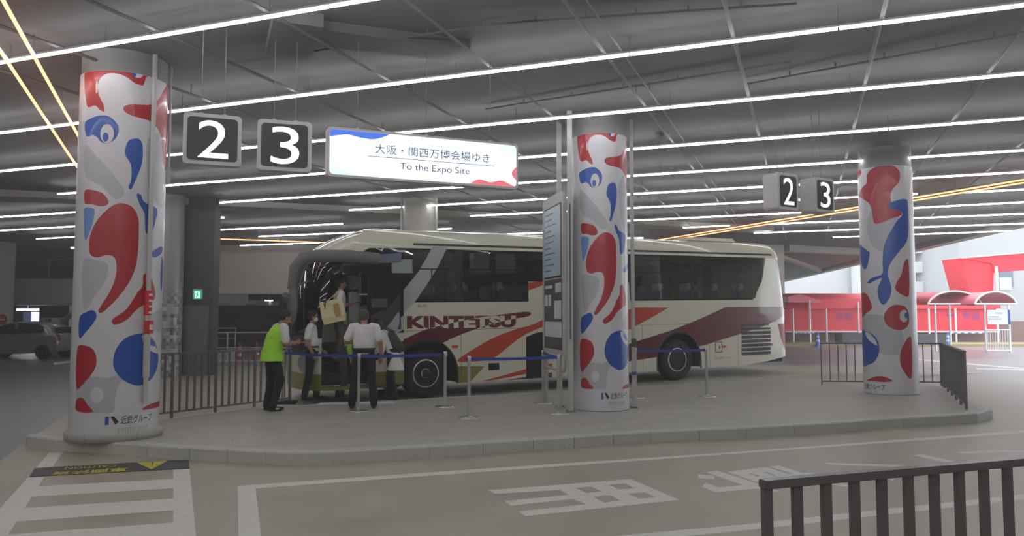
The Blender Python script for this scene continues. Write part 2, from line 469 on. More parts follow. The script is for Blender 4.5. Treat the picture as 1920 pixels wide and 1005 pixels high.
for i in range(n):
    a, b = Vector(outline[i]), Vector(outline[(i + 1) % n]); ia, ib = Vector(inner[i]), Vector(inner[(i + 1) % n])
    k = max(1, round((b - a).length / 0.68))
    for j in range(k):
        g = 0.004 / max((b - a).length, 0.05) if k > 1 else 0
        u0, u1 = j / k + g, (j + 1) / k - g
        q = [a.lerp(b, u0), a.lerp(b, u1), ib.lerp(ia, 1 - u1), ib.lerp(ia, 1 - u0)]
        cc = [q[0].lerp(q[3], 0.1), q[1].lerp(q[2], 0.1)]
        vs = [Vector((*p, 0)) for p in q] + [Vector((*q[0], KERB - 0.015)), Vector((*q[1], KERB - 0.015)), Vector((*cc[1], KERB + 0.002)), Vector((*cc[0], KERB + 0.002)), Vector((*q[2], KERB + 0.002)), Vector((*q[3], KERB + 0.002))]
        mb.add(vs, [(0, 1, 5, 4), (4, 5, 6, 7), (7, 6, 8, 9), (0, 4, 7, 9, 3), (1, 2, 8, 6, 5), (0, 3, 2, 1), (3, 9, 8, 2)], M_kerb)
mb.build('kerb', kind='structure')
# the bus lane, climbing slightly towards the rear of the bus
mb = MB()
st = [(-5.4, 0.004)] + [(k, lane_z(k)) for k in (-4.8, 0, 4, 8, 10.5)] + [(12, 0.2), (15, 0.06), (18, 0.004)]
rows = []
for k, z in st:
    A = P0 + BX * k
    rows.append([A + BT * -0.5 + Vector((0, 0, 0)), A + BT * -0.5 + Vector((0, 0, z)), A + BT * 3.6 + Vector((0, 0, z)), A + BT * (3.6 + z * 6) + Vector((0, 0, 0))])
mb.ring(rows, M_road, cap=True, smooth=False)
mb.build('bus_lane_floor', kind='structure')

# ---------------------------------------------------------------- ceiling, beams, back walls
CZ = 5.24
edge = lambda y: 18.9 + (y - 28.2) * 0.162
mb = MB()
mb.add([Vector(p) for p in ((-60, -9, CZ), (edge(-9), -9, CZ), (edge(82), 82, CZ), (-60, 82, CZ), (-60, -9, CZ + 0.4), (edge(-9), -9, CZ + 0.4), (edge(82), 82, CZ + 0.4), (-60, 82, CZ + 0.4))],
       [(0, 3, 2, 1), (4, 5, 6, 7), (0, 1, 5, 4), (1, 2, 6, 5), (2, 3, 7, 6), (3, 0, 4, 7)], M_ceil)
mb.build('ceiling', kind='structure')
def beam(name, a, b, w, z0, z1, m):
    a, b = Vector((*a, 0)), Vector((*b, 0)); d = (b - a).normalized(); s_ = Vector((-d.y, d.x, 0)) * (w / 2)
    mb = MB(); vs = [p + q + Vector((0, 0, z)) for z in (z0, z1) for p, q in ((a, -s_), (b, -s_), (b, s_), (a, s_))]
    mb.add(vs, [(0, 3, 2, 1), (4, 5, 6, 7), (0, 1, 5, 4), (1, 2, 6, 5), (2, 3, 7, 6), (3, 0, 4, 7)], m)
    return mb.build(name, kind='structure')
beam('ceiling_beam', (edge(-9) - 0.15, -9), (edge(82) - 0.15, 82), 0.5, 5.02, CZ, M_beam)
beam('ceiling_beam', (-30, 16.1), (10.0, 30.2), 1.1, 5.06, CZ, M_beam)
beam('ceiling_beam', (edge(41) - 0.3, 41), (13.6, 38.2), 0.7, 4.93, CZ, M_beam)
beam('ceiling_beam', (edge(58) - 0.3, 58), (13.6, 41.0), 0.4, 5.05, CZ, M_beam)
def boxs(name, c, size, m, rz=0.0, **kw):
    mb = MB(); mb.box(c, size, m, rz); return mb.build(name, **kw)
# far wall left of the bus with the dark car park below it
boxs('wall_back', (-0.6, 38.2, (2.86 + CZ) / 2), (28.2, 0.4, CZ - 2.86), M_wall, kind='structure')
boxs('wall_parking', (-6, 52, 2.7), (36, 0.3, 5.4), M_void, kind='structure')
boxs('trim_parking', (-0.6, 38.2, 2.84), (28.2, 0.5, 0.05), M_beam, kind='structure')
# the rest of the hall around and behind the camera
boxs('wall_front', (-18.5, -9.3, 2.7), (82, 0.3, 5.4), M_wall, kind='structure')
boxs('wall_right', (22.2, 3.2, 2.7), (0.3, 25, 5.4), M_wall, kind='structure')
boxs('ceiling_side', (18.6, 3.2, CZ + 0.2), (7.4, 25, 0.4), M_ceil, kind='structure')
boxs('wall_left', (-59.5, 35, 2.7), (0.3, 90, 5.4), M_wall, kind='structure')
# raised walkway at the left
boxs('wall_walkway', (-30, 42, 3.07), (31, 0.5, 1.35), M_wallp, kind='structure')
boxs('trim_walkway', (-30, 41.6, 2.37), (31, 0.35, 0.12), M_pipe, kind='structure')
boxs('floor_walkway', (-30, 45, 2.5), (31, 5.6, 0.25), M_beam, kind='structure')
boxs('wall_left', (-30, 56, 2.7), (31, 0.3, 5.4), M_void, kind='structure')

# ---------------------------------------------------------------- light strips
ZS = 5.0
def strip(a, b, label, warm=False, z=ZS, ext0=0.0, ext1=0.0, r=0.019, group='long light tubes under the ceiling', world_pts=None):
    if world_pts: A, B = Vector(world_pts[0]), Vector(world_pts[1])
    else: A, B = at_z(*a, z), at_z(*b, z)
    d = (B - A).normalized(); A = A - d * ext0; B = B + d * ext1
    root = empty('strip_light', (A + B) / 2, label, 'strip light', group)
    L = (B - A).length; k = max(1, round(L / 2.5)); s_ = Vector((-d.y, d.x, 0))
    mb = MB()
    for i in range(k):
        p, q = A + d * (L * i / k + 0.012), A + d * (L * (i + 1) / k - 0.012)
        ring = lambda c: [c + s_ * r * x + Vector((0, 0, r * y)) for x, y in ((-1, 0.55), (-0.8, -0.6), (0, -1), (0.8, -0.6), (1, 0.55), (0.5, 1), (-0.5, 1))]
        mb.ring([ring(p), ring(q)], M_warm if warm else M_tube, True, False)
    mb.build('tube', root)
    mb = MB(); hz = Vector((0, 0, r + 0.016))
    mb.add([p + s_ * x + Vector((0, 0, zz)) for p in (A, B) for x, zz in ((-0.009, r), (0.009, r), (0.009, r + 0.03), (-0.009, r + 0.03))],
           [(0, 1, 5, 4), (1, 2, 6, 5), (2, 3, 7, 6), (3, 0, 4, 7), (0, 3, 2, 1), (4, 5, 6, 7)], M_house)
    for i in range(k + 1):
        p = A + d * min(max(L * i / k, 0.1), L - 0.1)
        mb.cyl(p + Vector((0, 0, r + 0.03)), Vector((p.x, p.y, CZ + 0.02)), 0.006, M_house, 6)
    mb.build('housing', root)
    return root
strip((0, 118), (690, 0), 'white light tube crossing the upper left corner, nearest to the camera', ext0=3, ext1=6)
strip((0, 249.7), (1920, 10), 'white light tube crossing the whole ceiling just below the nearest one', ext0=3, ext1=3)
strip((0, 321.4), (1920, 138), 'white light tube passing behind the numeral signs and the top of the expo sign', ext0=3, ext1=3)
strip((108, 364.2), (1920, 222), 'white light tube running just under the expo sign and over the small numeral signs', ext1=3)
strip((412, 380), (1920, 282), 'white light tube starting right of the charcoal shaft and passing behind the small 2 sign', ext1=3)
strip((0, 407), (200, 394.5), 'white light tube left of the first column, upper of the short row there', ext0=2)
strip((655, 394), (1920, 322.7), 'white light tube starting above the front of the bus, passing the notice board', ext1=3)
strip((882, 405), (1721, 364), 'white light tube starting above the middle of the bus and ending past the far column')
strip((1808, 361), (1980, 352.5), 'short white light tube at the right edge crossing the warm pair')
strip((1135, 416), (1515, 398), 'white light tube ending under the small 2 sign')
strip((1640, 394), (1980, 376), 'white light tube right of the far column, first below the warm pair')
strip((1280, 427), (1369, 422.7), 'very short white light tube above the rear half of the bus')
strip((1433, 420.6), (1980, 398.5), 'white light tube starting under the small 3 sign, second below the warm pair')
strip((1413, 437), (1980, 417), 'white light tube above the rear of the bus, third below the warm pair')
strip((1561, 445), (1898, 433), 'lowest white light tube right of the far column, ending at the roof edge')
strip((0, 432.5), (200, 421), 'white light tube left of the first column, middle of the short row there', ext0=2)
strip((68, 448), (200, 441), 'white light tube left of the first column, lowest and shortest of the row')
strip((414, 431), (643, 419.5), 'short white light tube right of the charcoal shaft, just below the ceiling beam')
strip((485, 443.5), (847, 428.5), 'white light tube above the bus front, second below the ceiling beam')
strip((450, 460.5), (600, 455), 'lowest short white light tube above the concrete wall left of the bus')
strip((930, 440), (1040, 435.5), 'short white light tube just above the bus roof left of the notice board')
strip((5, 0), (165, 288), 'warm orange light tube in the upper left corner, right one of the slanting pair', True, 4.97, 3, 1.0, group='warm light tubes')
strip((0, 95), (163, 341), 'warm orange light tube in the upper left corner, left one of the slanting pair', True, 4.97, 2, 1.0, group='warm light tubes')
strip((1222, 452), (1920, 337), 'warm orange light tube crossing behind the far column, upper one of the pair', True, 4.97, 0, 3, group='warm light tubes')
strip((1236, 453.6), (1920, 342.5), 'warm orange light tube crossing behind the far column, lower one of the pair', True, 4.97, 0, 3, group='warm light tubes')
strip((413, 448), (632, 455.5), 'warm orange light tube above the concrete wall left of the bus', True, 4.97, group='warm light tubes')
strip(None, None, 'added white light tube hidden beyond the coach, brightening the far wall', world_pts=((-6, 35.5, ZS), (6.5, 35.5, ZS)))  # this and the next: unseen tubes added to light the back wall
strip(None, None, 'second added white light tube hidden beyond the coach, brightening the far wall', world_pts=((-3.5, 32.5, ZS - 0.0), (5.5, 32.0, ZS)))
strip(None, None, 'added white light tube hidden by the first column, brightening the raised walkway', world_pts=((-20.2, 37, ZS), (-17.4, 37, ZS)))  # unseen tube added to brighten the left background
# tubes of the same row above and behind the camera
sd = az(-68.2); sp = Vector((sd.y, -sd.x, 0))
l1a = at_z(0, 118, ZS); l2a = at_z(0, 249.7, ZS)
gap = (l1a - l2a).dot(sp)
base1 = at_z(300, 66.7, ZS)
for k in range(1, 6):
    c = base1 + sp * (gap * k * (1 if gap * sp.y < 0 else -1))
    strip(None, None, 'white light tube over the near roadway, before the first one in view', world_pts=(c + sd * 9, c - sd * 16))

# ceiling channels and conduits running away from the camera
cd = az(20.9)
chw = Vector((cd.y, -cd.x, 0))
def channel(px, off, w, h, z, label):
    p = at_z(px, 0, z) + chw * off
    a = p + cd * (-(p.y + 3) / cd.y); b = p + cd * ((34 - p.y) / cd.y)
    if b.x > edge(34) - 1: b = p + cd * ((edge(28) - 1 - p.x) / cd.x if (edge(28) - 1 - p.x) > 0 else 1)
    mb = MB(); mb.tube([a, b], w / 2, M_galv, 4, True, False, ry=h / 2)
    for i in range(9):
        q = a.lerp(b, (i + 0.5) / 9); mb.cyl(q, Vector((q.x, q.y, CZ + 0.02)), 0.006, M_galv, 5)
    return mb.build('ceiling_channel', label=label, category='ceiling channel', group='pale channels under the ceiling')
LBL = {165: 'pale ceiling channel passing over the top of the first column', 463: 'pale ceiling channel running between the first and second light tube above the numeral 3', 760: 'pale ceiling channel running over the expo sign',
       1057: 'pale ceiling channel leading to the middle column top', 1357: 'pale ceiling channel right of the middle column', 1662: 'pale ceiling channel above the small numeral signs', 1956: 'pale ceiling channel nearest the right edge'}
for px in (-430, -133, 165, 463, 760, 1057, 1357, 1662, 1956, 2254):
    channel(px, 0, 0.05, 0.045, 5.08, LBL.get(px, 'pale ceiling channel at the far side of the ceiling'))
channel(1057, 0.22, 0.03, 0.03, 5.12, 'thin conduit beside the channel leading to the middle column')
for pa, pb, z in (((480, 112), (960, 40), 5.17), ((960, 42), (1440, 10), 5.18), ((1440, 150), (1920, 60), 5.17), ((940, 200), (1440, 122), 5.18)):
    mb = MB(); A, B = at_z(*pa, z), at_z(*pb, z); d = (B - A).normalized()
    mb.cyl(A - d * 0.3, B + d * 0.3, 0.014, M_galv, 8)
    for i in range(5):
        q = A.lerp(B, (i + 0.5) / 5); mb.box((q.x, q.y, (z + CZ) / 2 + 0.01), (0.02, 0.02, CZ - z + 0.02), M_galv)
    mb.build('ceiling_conduit', label={480: 'thin conduit across the ceiling above the expo sign', 960: 'thin conduit across the ceiling at the top of the middle', 1440: 'thin conduit across the ceiling above the small signs', 940: 'thin conduit across the ceiling near the middle column'}[pa[0]], category='conduit', group='thin ceiling conduits')
for i, (pa, pb, z) in enumerate((((590, 70), (870, 105), 5.12), ((560, 45), (540, 110), 5.08))):
    A, B = at_z(*pa, z), at_z(*pb, z); d = (B - A).normalized(); s_ = Vector((-d.y, d.x, 0)) * 0.28
    mb = MB(); mb.ring([[p + s_ * -1 + Vector((0, 0, z - p.z)), p + s_ + Vector((0, 0, z - p.z)), p + s_ + Vector((0, 0, CZ - p.z + 0.01)), p + s_ * -1 + Vector((0, 0, CZ - p.z + 0.01))] for p in (A, B)], M_ceil, True, False)
    mb.build('ceiling_duct', label=('flat grey duct on the ceiling above the expo sign', 'darker duct on the ceiling above the numeral 3 sign')[i], category='duct')

# ---------------------------------------------------------------- columns
def column(cx, cy, R, ztop_wrap, layers, th0, label, plinth=True, zb=0.25):
    root = empty('wrapped_column', (cx, cy, KERB), label, 'column', 'columns printed with red and blue blobs')
    mb = MB()
    mb.lathe((cx, cy, 0), [(R - 0.012, KERB), (R - 0.012, CZ + 0.01)], M_shaft, 64)
    mb.build('shaft', root)
    if plinth:
        mb = MB(); mb.lathe((cx, cy, 0), [(R - 0.02, KERB), (R + 0.05, KERB), (R + 0.05, KERB + 0.09), (R + 0.03, KERB + 0.11), (R - 0.02, KERB + 0.11)], M_isl, 64, cap=False); mb.build('plinth', root)
    mb = MB()
    fm = lambda t, z: Vector((cx + R * sin(t), cy - R * cos(t), z))
    regions(mb, [(-pi, zb), (pi, zb), (pi, ztop_wrap), (-pi, ztop_wrap)], layers, fm, M_white, xs=[-pi + pi / 36 * i for i in range(1, 72)], smooth=True)
    mb.build('printed_wrap', root)
    return root
def onto(cx, cy, R):
    def f(px, py):
        r = ray(px, py); c = Vector((cx, cy)); d2 = Vector((r.x, r.y)); L = d2.length; d = d2 / L
        tc = c.dot(d); disc = R * R - (c.length_squared - tc * tc)
        if disc > 0: t = tc - sqrt(disc)
        else: t = tc
        p = d * t; v = p - c
        return (atan2(v.x, -v.y), EYE.z + r.z * t / L)
    return f
C1 = (-5.30, 10.35, 0.54); C2 = (1.54, 13.42, 0.484); C3 = (7.87, 16.07, 0.52)
f1 = onto(*C1)
A_ = lambda pts: [f1(140 + x / 3.14, 120 + y / 3.14) for x, y in pts]
B_ = lambda pts: [f1(140 + x / 2.395, 420 + y / 2.395) for x, y in pts]
D_ = lambda pts: [f1(x / 2.956, 360 + y / 2.956) for x, y in pts]
ztop1 = f1(222, 133)[1]
pat = []
pat.append((M_grey, [cr(A_([(60, 480), (130, 540), (220, 640), (280, 720), (290, 770), (260, 795), (220, 785), (160, 720), (60, 650)]))]))
pat.append((M_grey, [cr(A_([(430, 445), (500, 400), (515, 480), (525, 610), (530, 830), (490, 830), (440, 740), (425, 600)]))]))
pat.append((M_grey, [cr(D_([(460, 385), (540, 380), (590, 395), (600, 430), (580, 500), (530, 570), (465, 650)]))]))
pat.append((M_grey, [cr(D_([(900, 640), (900, 760), (860, 775), (800, 755), (840, 680)]))]))
pat.append((M_grey, [cr(B_([(12, 705), (80, 685), (150, 690), (220, 665), (235, 680), (190, 740), (172, 845), (80, 847), (12, 800)]))]))
pat.append((M_white, [ell(*B_([(100, 768)])[0], 0.145, 0.10)]))
pat.append((M_white, [ell(*B_([(262, 795)])[0], 0.40, 0.30)]))
pat.append((M_red, [cr(A_([(60, 40), (140, 22), (270, 16), (425, 30), (560, 60), (560, 90), (480, 130), (425, 130), (390, 125), (350, 110), (310, 80), (260, 58), (200, 55), (160, 75), (140, 110), (138, 160), (150, 200), (170, 240), (175, 280), (150, 270), (120, 245), (70, 240)]))]))
pat.append((M_white, [cr(A_([(425, 75), (470, 80), (545, 110), (520, 150), (500, 200), (455, 237), (400, 240), (330, 238), (300, 180), (330, 130), (400, 128)]))]))
pat.append((M_white, [cr(A_([(335, 40), (370, 32), (405, 50), (395, 78), (365, 80), (345, 68)]))]))
pat.append((M_blue, [ell(*A_([(350, 52)])[0], 0.05, 0.06)]))
pat.append((M_white, [ell(*A_([(130, 135)])[0], 0.03, 0.085)]))
pat.append((M_red, [cr(A_([(287, 262), (300, 245), (340, 238), (400, 240), (455, 237), (500, 200), (520, 160), (545, 120), (560, 112), (562, 300), (548, 450), (537, 615), (525, 610), (515, 500), (505, 420), (480, 370), (440, 335), (400, 322), (340, 305), (300, 285)]))]))
pat.append((M_blue, [cr(A_([(70, 425), (60, 350), (100, 318), (150, 303), (200, 308), (245, 345), (260, 390), (240, 440), (200, 465), (160, 462), (130, 430), (105, 418)]))]))
pat.append((M_white, [ell(*A_([(190, 410)])[0], 0.155, 0.125)]))
pat.append((M_blue, [ell(*A_([(182, 430)])[0], 0.068, 0.06)]))
pat.append((M_blue, [cr(A_([(345, 440), (380, 442), (400, 480), (400, 560), (385, 620), (360, 680), (335, 735), (322, 735), (318, 720), (332, 680), (335, 620), (325, 580), (300, 540), (298, 500), (315, 455)]))]))
pat.append((M_red, [cr(A_([(60, 745), (120, 745), (170, 765), (198, 805), (190, 830), (150, 838), (100, 825), (60, 818)]))]))
pat.append((M_lblue, [cr(A_([(55, 855), (100, 848), (118, 865), (110, 920), (90, 985), (62, 1040), (55, 950)]))]))
pat.append((M_red, [cr(D_([(680, 62), (735, 85), (765, 140), (770, 200), (765, 330), (750, 420), (710, 510), (650, 590), (590, 650), (560, 670), (545, 660), (560, 630), (610, 550), (640, 470), (645, 400), (630, 360), (590, 350), (540, 362), (505, 350), (492, 310), (500, 240), (530, 170), (580, 110), (630, 72)]))]))
pat.append((M_blue, [cr(D_([(758, 15), (780, 15), (800, 55), (850, 78), (872, 105), (862, 160), (845, 215), (822, 230), (806, 215), (800, 120), (775, 70)]))]))
pat.append((M_blue, [cr(D_([(835, 350), (850, 325), (890, 302), (902, 312), (895, 340), (860, 362)]))]))
pat.append((M_blue, [cr(D_([(896, 360), (904, 400), (900, 500), (893, 550), (889, 470)]))]))
pat.append((M_red, [cr(D_([(800, 455), (825, 450), (840, 480), (860, 550), (855, 595), (810, 620), (760, 650), (700, 710), (640, 735), (620, 720), (630, 700), (700, 650), (760, 560), (790, 520), (793, 470)]))]))
pat.append((M_blue, [cr(D_([(440, 700), (480, 665), (515, 655), (535, 680), (525, 715), (490, 760), (440, 810)]))]))
pat.append((M_red, [cr(B_([(12, 560), (60, 550), (90, 575), (98, 620), (85, 660), (50, 705), (8, 735)]))]))
pat.append((M_blue, [cr(B_([(285, 493), (330, 498), (362, 535), (376, 600), (365, 660), (335, 705), (285, 726), (225, 705), (182, 660), (173, 610), (190, 555), (230, 512)]))]))
pat.append((M_white, [cr(B_([(302, 502), (325, 500), (350, 522), (368, 560), (372, 580), (345, 572), (315, 545)]))]))
pat.append((M_blue, [cr(B_([(325, 506), (345, 518), (364, 545), (350, 548), (332, 535)]))]))
pat.append((M_red, [cr(B_([(8, 790), (35, 782), (60, 815), (80, 845), (8, 838)]))]))
pat.append((M_red, [cr(B_([(308, 838), (340, 808), (385, 796), (390, 838)]))]))
zband = B_([(200, 845)])[0][1]
pat.append((M_white, [[(-pi + 0.01, 0.251), (pi - 0.01, 0.251), (pi - 0.01, zband), (-pi + 0.01, zband)]]))
t_l, t_r = B_([(235, 0)])[0][0], B_([(370, 0)])[0][0]
zt0, zt1 = B_([(300, 890)])[0][1], B_([(300, 853)])[0][1]
def brand(dth, sc=1.0):
    out = []
    vs, fs, loops = text_mesh('近鉄グループ', w=(t_r - t_l), h=(zt1 - zt0), bold=0.012)
    out.append((M_ink, [[(t_l + dth + x, zt0 + y) for x, y in L] for L in loops]))
    vs, fs, loops = text_mesh('KINTETSU GROUP', w=(t_r - t_l) * 0.92, h=0.055)
    out.append((M_inkg, [[(t_l - 0.06 + dth + x, zt0 - 0.10 + y) for x, y in L] for L in loops]))
    w = t_r - t_l
    out.append((M_blue, [[(t_l + dth - 0.42 * w, zt0), (t_l + dth - 0.32 * w, zt0), (t_l + dth - 0.32 * w, zt1), (t_l + dth - 0.42 * w, zt1)]]))
    out.append((M_ink, [[(t_l + dth - 0.28 * w, zt1), (t_l + dth - 0.18 * w, zt1), (t_l + dth - 0.05 * w, zt0 + 0.03), (t_l + dth - 0.15 * w, zt0)]]))
    return out
def place(pat, dth, zs=1.0, z0=0.25, second=True, ztop=9):
    out = []
    for m, loops in pat:
        for k in ((0, pi) if second else (0,)):
            LL = []
            for L in loops:
                q = [((t + dth + k), 0.25 + (z - 0.25) * zs) for t, z in L]
                mid = sum(t for t, _ in q) / len(q)
                sh = -2 * pi if mid > pi else 0
                q = [(min(max(t + sh, -pi + 0.002), pi - 0.002), min(max(z, 0.252), ztop - 0.002)) for t, z in q]
                LL.append(q)
            out.append((LL, m))
    return out
lay1 = place(pat, 0.0, ztop=ztop1) + [(L, m) for m, L in brand(0)]
column(*C1, ztop1, lay1, 0, 'nearest and largest printed column, at the left end of the platform, with a white conduit down its front')
f2 = onto(*C2); ztop2 = f2(1125, 249)[1]
zs2 = (ztop2 - 0.25) / (ztop1 - 0.25)
lay2 = place(pat, -0.377, zs2, ztop=ztop2) + [([[(t, z - 0.01) for t, z in L] for L in LL], m) for m, LL in brand(-0.377)]
column(*C2, ztop2, lay2, 0, 'printed column in the middle of the platform beside the tall notice board', plinth=False, zb=0.16)
f3 = onto(*C3); ztop3 = f3(1655, 311)[1]
E_ = lambda pts: [f3(1580 + x / 2.139, 290 + y / 2.139) for x, y in pts]
p3 = []
p3.append((M_grey, [ell(*E_([(160, 290)])[0], 0.62, 0.50)]))
p3.append((M_grey, [cr(E_([(78, 655), (110, 640), (170, 650), (235, 700), (240, 790), (180, 805), (120, 780), (78, 760)]))]))
p3.append((M_red, [cr(E_([(100, 75), (130, 50), (170, 42), (210, 48), (230, 75), (225, 110), (200, 140), (192, 170), (200, 195), (238, 237), (200, 255), (150, 275), (125, 272), (118, 230), (105, 195), (80, 178), (64, 165), (80, 130), (95, 115)]))]))
p3.append((M_red, [cr(E_([(58, 55), (72, 60), (72, 80), (60, 95)]))]))
p3.append((M_blue, [cr(E_([(178, 208), (205, 187), (250, 178), (262, 200), (262, 330), (225, 390), (190, 440), (182, 480), (195, 530), (190, 570), (165, 602), (145, 580), (140, 540), (155, 502), (150, 496), (110, 515), (100, 512), (115, 495), (158, 478), (160, 430), (165, 370), (185, 320), (215, 270), (240, 235), (200, 218)]))]))
p3.append((M_blue, [cr(E_([(68, 360), (100, 385), (108, 400), (98, 450), (85, 458), (72, 420)]))]))
p3.append((M_red, [cr(E_([(248, 430), (264, 430), (266, 560), (235, 560), (212, 540), (215, 515), (235, 480)]))]))
p3.append((M_red, [cr(E_([(74, 565), (95, 558), (115, 600), (110, 625), (74, 655)]))]))
p3.append((M_red, [cr(E_([(215, 602), (250, 610), (266, 640), (264, 680), (240, 702), (200, 698), (172, 675), (166, 645), (185, 615)]))]))
p3.append((M_white, [ell(*E_([(246, 647)])[0], 0.17, 0.125)]))
p3.append((M_blue, [ell(*E_([(257, 645)])[0], 0.10, 0.06)]))
p3.append((M_blue, [cr(E_([(74, 712), (100, 712), (130, 730), (147, 770), (140, 810), (115, 838), (76, 840)]))]))
p3.append((M_white, [cr(E_([(90, 714), (105, 716), (128, 738), (138, 764), (120, 756), (100, 738)]))]))
p3.append((M_red, [cr(E_([(275, 735), (245, 760), (230, 810), (240, 860), (276, 893)]))]))
p3.append((M_red, [cr(E_([(98, 909), (120, 893), (150, 888), (180, 895), (195, 910)]))]))
z3b = E_([(150, 911)])[0][1]
p3.append((M_white, [[(-pi + 0.01, 0.18), (pi - 0.01, 0.18), (pi - 0.01, z3b), (-pi + 0.01, z3b)]]))
q = E_([(90, 938), (170, 922)]); vs, fs, loops = text_mesh('近鉄グループ', w=q[1][0] - q[0][0], h=q[1][1] - q[0][1], bold=0.012)
p3t = [([[(q[0][0] + x, q[0][1] + y) for x, y in L] for L in loops], M_ink)]
column(*C3, ztop3, place(p3, 0.0, ztop=ztop3) + p3t, 0, 'printed column at the right end of the platform, with a blue fish-like blob', plinth=False, zb=0.16)

# mosaic clad column behind the first one, and the plain far ones
M_mos = bpy.data.materials.new('mosaic_tiles'); M_mos.use_nodes = True
t = M_mos.node_tree; b = t.nodes['Principled BSDF']; b.inputs['Roughness'].default_value = 0.3
tc = t.nodes.new('ShaderNodeTexCoord'); mp = t.nodes.new('ShaderNodeMapping')
br = t.nodes.new('ShaderNodeTexBrick'); br.inputs['Scale'].default_value = 1.0; br.inputs['Brick Width'].default_value = 0.10; br.inputs['Row Height'].default_value = 0.10
br.inputs['Mortar Size'].default_value = 0.006; br.inputs['Color1'].default_value = lin((0.45, 0.44, 0.42)); br.inputs['Color2'].default_value = lin((0.80, 0.79, 0.75)); br.inputs['Mortar'].default_value = lin((0.5, 0.49, 0.47)); br.inputs['Bias'].default_value = 0.0
t.links.new(tc.outputs['UV'], br.inputs['Vector'])
# below the band the tiles vary more: darker and mirror-like ones mixed in
wn = t.nodes.new('ShaderNodeTexWhiteNoise'); sep = t.nodes.new('ShaderNodeVectorMath'); sep.operation = 'SNAP'; sep.inputs[1].default_value = (0.10, 0.10, 1)
t.links.new(tc.outputs['UV'], sep.inputs[0]); t.links.new(sep.outputs[0], wn.inputs['Vector'])
mr = t.nodes.new('ShaderNodeMapRange'); mr.inputs['To Min'].default_value = 0.10; mr.inputs['To Max'].default_value = 0.55; t.links.new(wn.outputs['Value'], mr.inputs['Value'])
sx = t.nodes.new('ShaderNodeSeparateXYZ'); t.links.new(tc.outputs['UV'], sx.inputs[0])
lt = t.nodes.new('ShaderNodeMapRange'); lt.inputs['From Min'].default_value = 1.9; lt.inputs['From Max'].default_value = 2.7; lt.inputs['To Min'].default_value = 1.0; lt.inputs['To Max'].default_value = 0.0; t.links.new(sx.outputs['Y'], lt.inputs['Value'])
cmx = t.nodes.new('ShaderNodeCombineColor')
for i in range(3): t.links.new(mr.outputs[0], cmx.inputs[i])
mix = t.nodes.new('ShaderNodeMix'); mix.data_type = 'RGBA'
t.links.new(lt.outputs[0], mix.inputs[0]); mix.inputs[6].default_value = lin((0.60, 0.59, 0.565)); t.links.new(cmx.outputs[0], mix.inputs[7]); t.links.new(mix.outputs[2], b.inputs['Base Color'])
def plain_col(name, cx, cy, R, m, label, z0=0.0, z1=CZ + 0.01, pipes=(), uv=False):
    mb = MB(); mb.lathe((cx, cy, 0), [(R, z0), (R, z1)], m, 48)
    o = mb.build(name, label=label, category='column')
    if uv:
        ul = o.data.uv_layers.new(name='uv')
        for lp in o.data.loops:
            v = o.data.vertices[lp.vertex_index].co; a = atan2(v.y - cy, v.x - cx)
            ul.data[lp.index].uv = (a * R, v.z)
    return o
mcx = (307 - 960) / F * 22.3
plain_col('mosaic_column', mcx, 22.3, 0.52, M_mos, 'round column clad in small mirror and grey tiles behind the first printed column', uv=True)
ccx = (787 - 960) / F * 23.0
plain_col('round_column', ccx, 23.0, 0.5, M_beam, 'plain round column rising behind the bus roof', z0=0)
for sgn in (-1, 1):
    mb = MB(); mb.cyl((ccx + sgn * 0.52, 22.7, 0), (ccx + sgn * 0.52, 22.7, CZ + 0.01), 0.035, M_pipe, 12)
    mb.build('conduit_pole', label='white conduit on the %s side of the plain column behind the bus' % ('left' if sgn < 0 else 'right'), category='pole')
plain_col('round_column', -24.9, 36.5, 1.05, M_beam, 'thick round column behind the silver car with a no entry sign')
plain_col('round_column', (178 - 960) / F * 45, 45.0, 0.55, M_beam, 'pale round column under the walkway behind the silver car', z1=2.4)
plain_col('round_column', (148 - 960) / F * 48.2, 48.2, 0.5, M_beam, 'pale round column under the walkway beside the white kiosk box', z1=2.4)
# charcoal shaft with the exit sign
sx0, sx1, sy = (341 - 960) / F * 22.7, (400 - 960) / F * 22.7, 22.7
root = empty('charcoal_shaft', ((sx0 + sx1) / 2, sy + 0.5, 0), 'tall charcoal clad shaft with a door beside the mosaic column', 'service shaft')
mb = MB(); mb.box(((sx0 + sx1) / 2, sy + 0.23, (CZ + 0) / 2), (sx1 - sx0, 0.46, CZ), M_dark); mb.build('cladding', root)
mb = MB(); mb.box(((sx0 + sx1) / 2 - 0.02, sy - 0.005, 1.02), (0.74, 0.03, 2.04), M_bar); mb.box(((sx0 + sx1) / 2 + 0.27, sy - 0.04, 1.0), (0.03, 0.05, 0.14), M_steel); mb.build('door_leaf', root)
M_green = mat('exit_green', (0.1, 0.6, 0.45), 0.4, emit=(0.18, 0.68, 0.55), estr=0.7)
M_exw = mat('exit_white', (0.8, 0.95, 0.9), 0.4, emit=(0.85, 1.0, 0.96), estr=0.85)
ex = at_y(371, 552, sy - 0.07)
root = empty('exit_sign', ex, 'small green lit emergency exit sign on the charcoal shaft', 'exit sign')
mb = MB(); mb.box(ex + Vector((0, 0.02, 0)), (0.26, 0.09, 0.29), M_pipe); mb.build('casing', root)
mb = MB(); yy = -0.03
mb.box(ex + Vector((0, yy, 0)), (0.24, 0.008, 0.27), M_green)
def fl(pts, m, y):
    mb.prism(pts, (ex, Vector((1, 0, 0)), Vector((0, 0, 1))), -y, -y + 0.002, m)
fl([(-0.075, -0.11), (0.075, -0.11), (0.075, 0.09), (-0.075, 0.09)], M_exw, yy - 0.006)
fl(ell(0.01, 0.06, 0.018, 0.018, 12), M_green, yy - 0.01)
